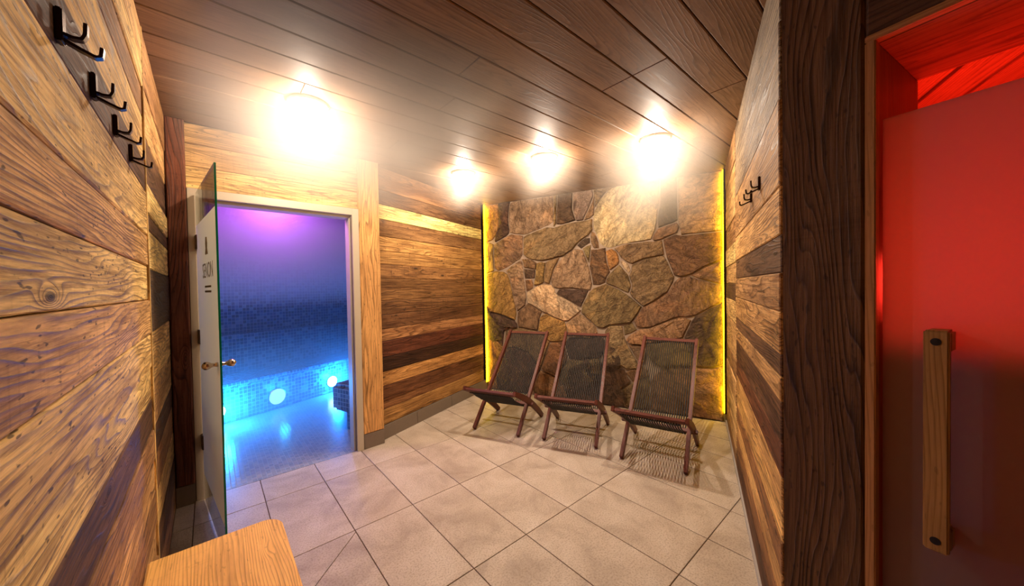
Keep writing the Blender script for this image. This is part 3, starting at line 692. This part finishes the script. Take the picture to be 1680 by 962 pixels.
def volume_mat(name, density, color=(1, 1, 1), aniso=0.0, build=None):
    n = NT(name); n.t.nodes.remove(n.out); n.out = n.n('ShaderNodeOutputMaterial')
    pv = n.n('ShaderNodeVolumePrincipled', {'Color': (*color, 1), 'Anisotropy': aniso})
    n.set(pv, 'Density', build(n) if build else density)
    n.t.links.new(pv.outputs[0], n.out.inputs['Volume']); return n.m
def steam_room_density(n):
    tc = n.n('ShaderNodeTexCoord'); z = n.n('ShaderNodeSeparateXYZ', {0: tc.outputs['Object']}).outputs[2]
    ns = n.n('ShaderNodeTexNoise', {'Vector': tc.outputs['Object'], 'Scale': 1.1, 'Detail': 2.0})
    return n.math('MULTIPLY', n.math('ADD', n.mapr(z, 1.3, 1.95, .0, .95), n.mapr(z, .25, 1.0, .42, .06)), n.mapr(ns.outputs[0], .3, .7, .75, 1.25))
vol = MB().prism([xy(v) for v in (Vector((XL-.06, YD+.05, 0)), Vector((1.05, YD+.05, 0)), bpt(2.42, SV0-.01), bpt(SB1-.01, SV0-.01), bpt(SB1-.01, SV1+.01), bpt(SB0-.08, SV1+.01))], .01, 2.34)
tag(vol.build('steam', volume_mat('violet_blue_steam', .3, build=steam_room_density)), 'dense steam filling the steam room behind the glass door', 'steam', kind='stuff')

# ================================================================= steam-room door
fr = tag(empty('trim_5', (.46, YD, 0)), 'cream metal door frame around the steam room doorway', 'door frame', kind='structure')
def abox(name, lo, hi, mat, parent, bevel=.002):
    c = Vector(parent.location) if parent else Vector((0, 0, 0))
    return MB().box(Vector(lo)-c, Vector(hi)-c).build(name, mat, parent, bevel=bevel)
abox('jamb', (DX0, YD-.03, 0), (DX0+.062, YD+.13, DZ), M['frame'], fr)
abox('jamb', (DX1-.045, YD-.03, 0), (DX1+.012, YD+.13, DZ), M['frame'], fr)
abox('head', (DX0+.062, YD-.03, DZ-.06), (DX1-.045, YD+.13, DZ), M['frame'], fr)
abox('stop', (DX0+.062, YD+.012, 0.0), (DX0+.088, YD+.13, DZ-.06), M['frame'], fr)
abox('stop', (DX1-.062, YD+.012, 0.0), (DX1-.045, YD+.13, DZ-.06), M['frame'], fr)
abox('stop', (DX0+.088, YD+.012, DZ-.082), (DX1-.062, YD+.13, DZ-.06), M['frame'], fr)
abox('seal', (DX0+.0625, YD-.032, 0.01), (DX0+.07, YD+.012, DZ-.07), M['seal'], fr, .001)
abox('seal', (DX1-.052, YD-.012, 0.01), (DX1-.0455, YD+.012, DZ-.062), M['seal'], fr, .001)
# leaf: opens into the room almost along the left wall
HX, HY = DX0+.045, YD-.035
gx, gy = .040, 2.44                           # free edge
ld = Vector((gx-HX, gy-HY, 0)); LW = ld.length; ld.normalize(); ln = Vector((-ld.y, ld.x, 0))   # ln: +x side (room side)
door = tag(empty('door_1', (HX, HY, 0)), 'open frosted glass steam room door with green edge and lever handle', 'door', kind='structure')
DM = basis(ld, ln, UP, Vector((0, 0, 0)))      # local: x from hinge to free edge, y to the room side
gz0, gz1 = .012, 2.16
MB().box((.012, -.004, gz0), (LW-.002, .004, gz1)).build('glass_panel', M['glass'], door, DM)
MB().box((LW-.002, -.0045, gz0), (LW, .0045, gz1)).build('glass_edge', M['glass_edge'], door, DM)
fl = MB().box((.03, -.0048, .20), (LW-.004, -.0042, 1.93)).build('frosted_film', M['satin'], door, DM)
for z in (.42, 1.16, 1.82):
    h_ = MB().box((-.045, -.012, z-.05), (.06, .014, z+.05)).build('hinge', M['hinge'], door, DM, bevel=.003)
    MB().tube([(-.004, .016, z-.052), (-.004, .016, z+.052)], .009, 10).build('pin', M['hinge'], h_)
# handle: spindle with a drop-shaped lever on each side
hz, hx = 1.075, LW-.055
hdl = MB()
for sgn in (1, -1):
    pr_ = [(0, .013), (.012, .013), (.022, .010), (.045, .012), (.062, .019), (.08, .0235), (.098, .021), (.112, .012), (.117, .002)]
    hdl.tube([(hx, sgn*(.006+t*.58), hz) for t, r in pr_], [r*1.0 for t, r in pr_], 14, flat=.95)
hdl.build('handle', M['chrome'], door, DM, smooth=True)
# printed emblem and lettering on the film
def text(name, body, size, loc, m, mat, parent, align='CENTER'):
    cu = bpy.data.curves.new(name, 'FONT'); cu.body = body; cu.size = size; cu.align_x = align; cu.extrude = .0003
    o = bpy.data.objects.new(name, cu); COL.objects.link(o)
    dg = bpy.context.evaluated_depsgraph_get(); me = bpy.data.meshes.new_from_object(o.evaluated_get(dg)); bpy.data.objects.remove(o)
    me.materials.clear(); me.materials.append(mat)
    return link(name, me, parent, m)
TMat = basis(ld, UP, -ln, Vector((0, 0, 0)))
def lp(x, z): return Matrix.Translation(ld*x - ln*.0052 + UP*z) @ TMat
text('lettering', 'SENON', .13, None, lp(.52, 1.56), M['etch'], door)
for z_ in (1.475, 1.505): MB().box((-.13, -.006, 0), (.13, .006, .0006)).build('fine_print', M['etch'], door, lp(.52, z_))
mb = MB()
for a0 in (-.018, .018): mb.tube([(a0*1.6, 0, 0), (a0*.4, .035, 0), (a0*.9, .065, 0), (0, .10, 0)], .006, 6)
mb.build('emblem', M['etch'], door, lp(.52, 1.70))

# ================================================================= sauna door
sf = tag(empty('trim_6', cpt(.7)), 'narrow wooden frame around the sauna door opening', 'door frame', kind='structure')
def cpart(name, s0, s1, o0, o1, z0, z1, mat, parent, color=None, vertical=True, bevel=.003):
    # object-space x along the grain
    if vertical:
        m_ = basis(UP, NC, -CD.cross(Vector((0, 0, 0))) if False else UP.cross(NC), cpt(s0, o0, z0) - Vector(parent.location))
        zdir = UP.cross(NC); wlen = s1-s0
        sg = 1 if zdir.dot(-CD) > 0 else -1
        return MB().box((0, 0, 0 if sg > 0 else -wlen), (z1-z0, o1-o0, wlen if sg > 0 else 0)).build(name, mat, parent, m_, bevel=bevel, color=color)
    m_ = basis(-CD, NC, (-CD).cross(NC), cpt(s0, o0, z0) - Vector(parent.location)); sg = 1 if ((-CD).cross(NC)).z > 0 else -1
    return MB().box((0, 0, 0 if sg > 0 else -(z1-z0)), (s1-s0, o1-o0, (z1-z0) if sg > 0 else 0)).build(name, mat, parent, m_, bevel=bevel, color=color)
gold = wc((150, 100, 58))
cpart('jamb_trim', SJ0-.018, SJ0+.006, -.03, .004, 0, SZ, M['bench'], sf, gold)
cpart('jamb_trim', SJ1, SJ1+.03, -.03, .004, 0, SZ, M['bench'], sf, gold)
cpart('head_trim', SJ0-.018, SJ1+.03, -.03, .004, SZ, SZ+.02, M['bench'], sf, gold, False)
dk = wc((120, 78, 50))
cpart('jamb', SJ0-.018, SJ0+.004, -.44, -.03, 0, SZ, M['bench'], sf, dk)
cpart('jamb', SJ1, SJ1+.03, -.44, -.03, 0, SZ, M['bench'], sf, dk)
cpart('head', SJ0-.018, SJ1+.03, -.44, -.03, SZ, SZ+.02, M['bench'], sf, dk, False)
sd = tag(empty('door_2', cpt(.7, -.045)), 'frosted glass sauna door glowing red with a long wooden handle', 'door', kind='structure')
cpart('glass_panel', SJ0+.010, SJ1-.006, -.049, -.041, .01, 1.957, M['satin_red'], sd, None, bevel=.001)
# handle: long wooden bar with thicker feet
hs0, hs1 = .352, .398
hw = wc((140, 100, 56))
cpart('handle', hs0-.004, hs1-.004, .012, .034, .74, 1.335, M['bench'], sd, hw, bevel=.004)
hb = [o for o in COL.objects if o.name.startswith('handle') and o.parent == sd][-1]
for z in (.74, 1.275):
    f_ = cpart('handle_foot', hs0-.004, hs1-.004, -.041, .013, z, z+.06, M['bench'], sd, hw, bevel=.006)
for z in (.77, 1.305):
    k_ = MB().lathe([(.010, 0), (.010, .002), (.001, .003)], 16).build('screw_plug', M['panel'], sd, Matrix.Translation(cpt((hs0+hs1)/2-.004, .0335, z)-Vector(sd.location)) @ Matrix((CD, UP, NC)).transposed().to_4x4())

# ---- sauna room behind it (its walls follow frame B)
wcol = wc((170, 120, 80))
SA1, SV_ = 3.3, 2.1                             # back wall along B1, far wall along B2
SVN = VR+BT+.13
spoly = [cpt(SJ0-.02, -.40), bpt(1.86, SVN), bpt(SA1, SVN), bpt(SA1, SV_), bpt(.45+.36, SV_), cpt(1.9, -.40)]
def sslab(name, a0, a1, b0, b1, z0, z1, mat, label, cat='wall'):
    o = MB().box((a0, -max(b0, b1), z0), (a1, -min(b0, b1), z1)).build(name, mat, None, BM); o.color = (*wcol, 1)
    return tag(o, label, cat, kind='structure')
sslab('wall_sauna_back', SA1, SA1+.05, SVN-.02, SV_, 0, 2.3, M['old_wood'], 'wooden back wall inside the sauna')
sslab('wall_sauna_near', 1.86, SA1, SVN-.02, SVN, 0, 2.3, M['old_wood'], 'wooden wall inside the sauna behind the right plank wall')
sslab('wall_sauna_far', .3, SA1, SV_, SV_+.05, 0, 2.3, M['old_wood'], 'wooden far wall inside the sauna')
tag(MB().prism([xy(v) for v in [cpt(SJ0, -.02)] + spoly[1:-1] + [cpt(1.9, -.02)]], -.05, -.002).build('floor_sauna', M['tile']), 'floor inside the sauna behind the red glass', 'floor', kind='structure')
cbox(MB(), SJ0-.02, 2.0, -.42, -.052, SZ+.022, ZC).build('lintel_core', M['panel'], wsa)
sc2 = tag(MB().prism([xy(v) for v in spoly], 2.29, 2.33).build('ceiling_sauna', M['panel']), 'board ceiling of the sauna lit red', 'ceiling', kind='structure')
v_ = SVN+.015
while v_ < SV_-.1:
    lo_a = 1.80 if v_ < .45 else 1.62 - (v_-.30)*.62
    lo_a += .30
    MB().box((0, -.011, 0), (SA1-.01-lo_a, .011, .135)).build('plank', M['bench'], sc2, basis(B1, B1.cross(UP)*-1 if False else UP, B1.cross(UP), bpt(lo_a, v_, 2.277)), bevel=.002, color=wcol)
    v_ += .152
sbn = tag(empty('sauna_bench', bpt(2.6, 1.2)), 'slatted bench inside the sauna dimly visible through red glass', 'bench')
for k in range(5):
    MB().box((0, 0, 0), (SV_-SVN-.08, .115, .03)).build('slat', M['bench'], sbn, Matrix.Translation(-Vector(sbn.location)) @ basis(B2, B1, B2.cross(B1), bpt(SA1-.14-.13*k, SVN+.04, .95)), color=wcol)
for b_ in (SVN+.06, 1.2, SV_-.12):
    MB().box((0, 0, 0), (.62, .05, .948)).build('support', M['bench'], sbn, Matrix.Translation(-Vector(sbn.location)) @ basis(B1, -B2, UP, bpt(SA1-.66, b_, 0)), color=wcol)
LS, LD, LZ = .215, -.56, 1.46
sl = tag(empty('sauna_lamp', cpt(LS, LD, LZ)), 'red lamp glowing behind the frosted sauna door', 'lamp')
MB().box((-1.0, -.012, -.26), (-.04, .012, .36)).build('light_blocker', M['bench'], sl, Matrix.Translation(UP*-.14) @ Matrix((CD, UP, NC)).transposed().to_4x4(), color=wcol)  # added unseen board, keeps the red light off the lower door glass
MB().lathe([(.05, -.085), (.055, -.07), (.055, -.05), (.045, -.045)], 20).build('socket', M['dark_metal'], sl)
point('lamp_light', cpt(LS, LD, LZ), 27, (1.0, .028, .014), .13, sl)

# ---- rest of the room behind the camera
wb = backing('wall_behind', (XL-.1, -1.5, 0), (1.6, -1.5, 0), (0, 1, 0), .1, -.01, ZC+.02, M['old_wood'], 'plank wall behind the viewer')
wb.color = (*wc(T3), 1)

# ================================================================= THINGS
# ---- LED strips either side of the stone wall
def led(v0, v1, z0, label):
    e = tag(empty('led_strip', bpt(US-.02, (v0+v1)/2, z0)), label, 'light strip', 'yellow light strips edging the stone wall')
    mb = MB(); loc = e.location
    side = 1 if v1 > 0 else -1                  # the wall side
    # channel along the plank wall corner, tape on the face towards the stones
    out = v1 if side > 0 else v0; inn = v0 if side > 0 else v1
    bbox(mb, US-.045, US+.03, min(out, inn+side*.006), max(out, inn+side*.006), z0, ZC-.005)
    o = mb.build('channel', M['dark_metal'], e, Matrix.Translation(-loc))
    mb = MB(); bbox(mb, US-.030, US+.012, min(inn+side*.0055, inn), max(inn+side*.0055, inn), z0+.005, ZC-.01)
    mb.build('light_tape', M['led_yellow'], e, Matrix.Translation(-loc))
led(VP_+.0, VP_+.020, .10, 'glowing yellow vertical light strip between plank wall and stones')
led(VR-.026, VR-.0, .10, 'glowing yellow vertical light strip between stones and right wall')
for a_, wv in ((VP_, wp), (VR, wr)): pass
# dark corner battens beside the strips
board(wp, bpt(4.228, VP_-BT), UP, B1, ZC, .024, BT+.012, M['panel'], None, 'corner_batten', .002).matrix_local = basis(UP, B1.cross(UP)*1, B1, bpt(4.228, VP_-BT))
# ---- ceiling lamps
def lamp(x, y, label, power, wide=.85):
    e = tag(empty('ceiling_lamp', (x, y, ZC)), label, 'lamp', 'round white ceiling lamps')
    MB().lathe([(.115, .0), (.115, -.010), (.106, -.016), (.095, -.016), (.095, -.006)], 32).build('rim', M['lamp_ring'], e, smooth=False)
    MB().lathe([(.095, -.008), (.092, -.020), (.065, -.036), (.001, -.044)], 32).build('diffuser', M['lamp_glow'], e, smooth=True)
    point('lamp_light', (x, y, ZC-.085), power*wide, LAMP_COL, .008, e)
    d = bpy.data.lights.new('lamp_beam', 'SPOT'); d.energy = power*(1.3-wide); d.color = LAMP_COL; d.shadow_soft_size = .008; d.spot_size = R(112); d.spot_blend = 1.0
    o = bpy.data.objects.new('lamp_beam', d); COL.objects.link(o); o.parent = e; o.location = (0, 0, -.085)
lamp(.505, 2.536, 'large dazzling ceiling lamp in steam in front of the glass door', LAMP_POWER*1.1)
lamp(2.021, 3.074, 'ceiling lamp nearest the plank wall, leftmost of the three over the chairs', LAMP_POWER, .66)
lamp(2.363, 2.243, 'ceiling lamp over the chairs, middle of the three in a row', LAMP_POWER, .66)
lamp(2.786, 1.399, 'ceiling lamp over the chairs nearest the right wall', LAMP_POWER, .66)

# ---- deck chairs
CW, UT, ZT, UFR, ZFR, URR, SW = .490, .974, .915, -.105, .455, .643, .548
rail = lambda u: u*ZT/UT
def chair(u, v, yaw, label):
    base = bpt(u, v)
    rz = PHI + yaw*-1
    # local x: towards the stone wall (back), local y: to the viewer's right, z up
    c_, s_ = math.cos(yaw), math.sin(yaw)
    X = B1*c_ + B2*s_; Y = -B1*s_ + B2*c_
    e = empty('deck_chair', base); tag(e, label, 'chair', 'wood and cord deck chairs by the stone wall')
    # local frame is left handed in (X,Y,up) -> use y' = -Y
    e.matrix_world = basis(X, -Y, UP, base)
    wood = M['red_wood']; wcl = wc((82, 38, 31), .05)
    Lr = math.hypot(UT, ZT); ang = math.atan2(ZT, UT)
    def rod(name, a, b, wh, th, wv=(0, 1, 0), parent=None, bevel=.004, col=None):
        """board from a to b with the grain along it; wh half width along wv, th half thickness"""
        a, b = Vector(a), Vector(b); xd = (b-a).normalized(); wv = Vector(wv); zd = xd.cross(wv).normalized(); yd = zd.cross(xd)
        return MB().box((0, -wh, -th), ((b-a).length, wh, th)).build(name, wood, parent or e, basis(xd, yd, zd, a), bevel=bevel, color=col or wcl)
    for sy in (-1, 1):
        # back rail runs straight from front foot to the top of the back
        q = rod('back_rail', (0.012, sy*CW/2, .0125), (UT, sy*CW/2, ZT), .015, .0235)
        q['label'] = 'long rail forming front leg and back upright'
    # curved seat rails
    for sy in (-1, 1):
        pts = [(UFR-.015, ZFR+.012), (.03, .400), (.16, .337), (.29, .262), (.40, .190), (.50, .118), (.58, .056), (URR, .003)]
        ta = [.022, .028, .031, .032, .032, .031, .029, .026]
        mb = MB().bar([(x, sy*SW/2, z) for x, z in pts], (0, .0135, 0), .028, ta)
        o = mb.build('seat_rail', wood, e, bevel=.003, color=wcl)
    hw_ = CW/2
    top = rod('top_bar', (UT-.010, -hw_+.013, ZT-.022), (UT-.010, hw_-.013, ZT-.022), .020, .013, (math.cos(ang), 0, math.sin(ang)))
    front = rod('front_bar', (UFR+.005, -SW/2+.012, ZFR-.006), (UFR+.005, SW/2-.012, ZFR-.006), .022, .014, (.75, 0, -.66))
    cx_, cz_ = .275, rail(.275)-.01
    dow = rod('cross_bar', (cx_, -SW/2-.035, cz_), (cx_, SW/2+.035, cz_), .016, .014, (math.cos(ang), 0, math.sin(ang)))
    rod('rear_bar', (.435, -SW/2+.012, .178), (.435, SW/2-.012, .178), .016, .012, (1, 0, -.6))
    # cords: down the back, round the cross bar and up to the front bar
    nC = 24; nrm = Vector((-math.sin(ang), 0, math.cos(ang)))
    pt_top = Vector((UT-.010, 0, ZT-.022)); along = Vector((math.cos(ang), 0, math.sin(ang)))
    path = [pt_top - along*.022 + nrm*.016, pt_top + along*.018 + nrm*.018, pt_top + along*.026 + nrm*.0, pt_top + along*.016 - nrm*.017, pt_top - along*.03 - nrm*.010]
    lo = Vector((cx_, 0, cz_))
    path_b = [pt_top - along*.022 + nrm*.016, pt_top - along*.05 + nrm*.004, pt_top.lerp(lo, .5) + nrm*-.016, lo + along*.045 + nrm*.004,
              lo + Vector((-.004, 0, -.030)), lo + Vector((-.045, 0, -.012)), Vector((UFR+.12, 0, ZFR-.10)), Vector((UFR+.028, 0, ZFR-.03)), Vector((UFR+.0, 0, ZFR-.034))]
    loop = [pt_top - along*.022 + nrm*.016, pt_top + along*.020 + nrm*.0165, pt_top + along*.026, pt_top + along*.014 - nrm*.017, pt_top - along*.05 - nrm*.006]
    me_c = mesh('cord', *(lambda b_: (b_.v, b_.f))(MB().tube(path_b, .0055, 6)), M['cord'], True)
    me_l = mesh('cord_loop', *(lambda b_: (b_.v, b_.f))(MB().tube(loop, .0042, 6)), M['cord'], True)
    me_w = mesh('cord_wrap', *(lambda b_: (b_.v, b_.f))(MB().tube([lo + Vector((.024*math.cos(t), 0, .024*math.sin(t))) for t in [k*math.pi/5 for k in range(11)]], .0058, 6)), M['cord'], True)
    for i in range(nC):
        y_ = -hw_+.030 + (CW-.060)*i/(nC-1)
        o = link('cord', me_c, e); o.location = (0, y_, 0)
        l_ = link('cord_loop', me_l, top); l_.matrix_parent_inverse = Matrix.Identity(4); l_.matrix_local = top.matrix_local.inverted() @ Matrix.Translation((0, y_, 0))
        w_ = link('cord_wrap', me_w, dow); w_.matrix_local = dow.matrix_local.inverted() @ Matrix.Translation((0, y_+(.009 if i < nC-1 else 0), 0))
    return e
chair(2.986, -1.806, -.063, 'dark red wooden cord deck chair nearest the plank wall')
chair(3.065, -1.061, -.095, 'dark red wooden cord deck chair in the middle of the three')
chair(2.977, -.337, .085, 'dark red wooden cord deck chair nearest the right wall')

# ---- wooden bench along the left wall
bx0, bx1, by1, bzt = XL+.006, .222, 1.905, .45
bench = tag(empty('wooden_bench', ((bx0+bx1)/2, .6, 0)), 'honey-coloured wooden bench with rounded corner against the left wall', 'bench')
L = by1+.9; rr_ = .075
W_ = bx1-bx0
prof = [(0, 0), (0, W_)]                       # local: x along the bench, z across
arc = [(L-rr_+rr_*math.sin(t), W_-rr_+rr_*math.cos(t)) for t in [k*math.pi/2/8 for k in range(9)]]
poly = [(0, 0), (0, W_)] + arc + [(L, 0)]
nn = len(poly); mb = MB(); mb.add([(x, 0, z) for x, z in poly] + [(x, -.045, z) for x, z in poly], [list(range(nn)), [nn+i for i in range(nn)][::-1]] + [[i, (i+1) % nn, nn+(i+1) % nn, nn+i] for i in range(nn)])
# local x -> world +y, local z -> world +x, local y -> z cross x = (x)x(y)=z ; face (-y) down; place so that y=0 is the top
bt = mb.build('bench_top', M['bench'], bench, Matrix.Translation(-Vector(bench.location)) @ basis(Vector((0, 1, 0)), Vector((1, 0, 0)).cross(Vector((0, 1, 0))), Vector((1, 0, 0)), Vector((bx0, -.9, bzt))), bevel=.006, color=wc((206, 152, 82), 0))
for yy in (1.62, .45, -.6):
    for xx in (bx0+.05, bx1-.10):
        MB().box((-.0, -.03, -.03), (bzt-.046, .03, .03)).build('leg', M['bench'], bench, Matrix.Translation(-Vector(bench.location)) @ basis(UP, Vector((1, 0, 0)), Vector((0, 1, 0)), Vector((xx+.02, yy, 0))), bevel=.004, color=wc((206, 150, 80), 0))
MB().box((0, -.015, -.04), (L-.35, .015, .04)).build('apron', M['bench'], bench, Matrix.Translation(-Vector(bench.location)) @ basis(Vector((0, 1, 0)), Vector((-1, 0, 0)), UP, Vector((bx1-.05, -.8, bzt-.09))), bevel=.004, color=wc((206, 150, 80), 0))

# ---- coat hooks
def hook(mw, label, group, k=1.0):
    """local: x out of the wall, y along the wall, z up"""
    e = bpy.data.objects.new('coat_hook', None); COL.objects.link(e); e.matrix_world = mw; e.empty_display_size = .03
    tag(e, label, 'hook', group)
    MB().box((0, -.0125, -.030), (.010, .0125, .032)).build('plate', M['dark_metal'], e, bevel=.002)
    MB().bar([(.005, 0, -.012), (.020, 0, -.016), (.032, 0, -.014), (.036, 0, -.004), (.037, 0, .018)], (0, .008, 0), .0028).build('upper_arm', M['dark_metal'], e, bevel=.0008)
    MB().bar([(.005, 0, -.022), (.028, 0, -.033), (.048, 0, -.041), (.055, 0, -.038), (.057, 0, -.020)], (0, .008, 0), .0028).build('lower_arm', M['dark_metal'], e, bevel=.0008)
labs = ['dark metal double coat hook on left wall, closest to the viewer', 'dark metal double coat hook on left wall, second from the viewer', 'dark metal double coat hook on left wall, third from the viewer', 'dark metal double coat hook on left wall, nearest the glass door']
for y_, lb in zip((1.05, 1.305, 1.57, 1.845), labs):
    hook(basis(Vector((1, 0, 0)), Vector((0, 1, 0)), UP, Vector((XL+.0015, y_, 1.972))), lb, 'coat hooks on the left wall')
for u_, lb in zip((1.985, 2.26), ['small dark double coat hook on right wall, nearer the sauna post', 'small dark double coat hook on right wall, nearer the stone wall']):
    q = bpt(u_, VR-.0015, 1.93)
    hook(basis(-B2, B1*-1, UP, q), lb, 'coat hooks on the right wall')

# ================================================================= steam under the ceiling
def cloud_mat(name, dens, core, cmin):
    def bld(n):
        tc = n.n('ShaderNodeTexCoord'); ob = tc.outputs['Object']; sp = n.n('ShaderNodeSeparateXYZ', {0: ob})
        f = None
        for i in range(3):
            e = n.n('ShaderNodeMapRange', {0: n.math('ABSOLUTE', sp.outputs[i]), 1: .45 if i < 2 else .0, 2: 1.0 if i < 2 else .9, 3: 1.0, 4: 0.0}, interpolation_type='SMOOTHSTEP').outputs[0]
            f = e if f is None else n.math('MULTIPLY', f, e)
        cl = n.n('ShaderNodeVectorMath', {0: n.n('ShaderNodeVectorMath', {0: ob, 1: (*core, 0)}, operation='SUBTRACT').outputs[0]}, operation='LENGTH').outputs['Value']
        f = n.math('MULTIPLY', f, n.mapr(cl, .0, 1.0, cmin, 2.9))       # density shaped for the glow: thin at the lamp for a smaller bright core
        ns = n.n('ShaderNodeTexNoise', {'Vector': ob, 'Scale': 1.5, 'Detail': 1.0, 'Roughness': .55})
        return n.math('MULTIPLY', n.math('MULTIPLY', f, n.mapr(ns.outputs[0], .35, .65, .45, 1.5)), dens)
    return volume_mat(name, 0, (1.0, .84, .70), build=bld)
def cloud(c, r, dens, label, rz=0.0, core=(0, 0), cmin=.32):
    """slab of vapour under the ceiling, fading out towards all its sides"""
    prof = [(.9, 0), (1.0, -.12), (1.0, -.75), (.93, -.93), (.75, -1)]
    v = []; f = []
    for k_, z_ in prof: v += [(sx*k_, sy*k_, z_) for sx, sy in ((-1, -1), (1, -1), (1, 1), (-1, 1))]
    for i in range(len(prof)-1):
        for k_ in range(4): f.append([4*i+k_, 4*i+(k_+1) % 4, 4*i+4+(k_+1) % 4, 4*i+4+k_])
    f += [[3, 2, 1, 0], [4*len(prof)-4+k_ for k_ in range(4)]]
    o = MB().add(v, f).build('ceiling_steam', cloud_mat('warm_steam', dens, core, cmin)); o.location = (c[0], c[1], ZC-.001); o.scale = r; o.rotation_euler = (0, 0, rz)
    tag(o, label, 'steam', kind='stuff'); return o
cloud((.66, 2.26), (.86, 1.06, .80), .85, 'thick pale steam hanging around the lamp before the glass door', core=(-.18, .26))
q_ = bpt(3.36, -.30); cloud((q_.x, q_.y), (.90, .56, .90), .50, 'steam drifting round the lamp nearest the right wall', PHI, core=(-.29, 0), cmin=.06)
q_ = bpt(3.02, -1.26); cloud((q_.x, q_.y), (.50, .40, .50), .30, 'thin steam around the middle ceiling lamp', PHI, cmin=.12)
q_ = bpt(3.02, -2.13); cloud((q_.x, q_.y), (.50, .45, .50), .34, 'thin steam around the lamp nearest the plank wall', PHI, cmin=.2)
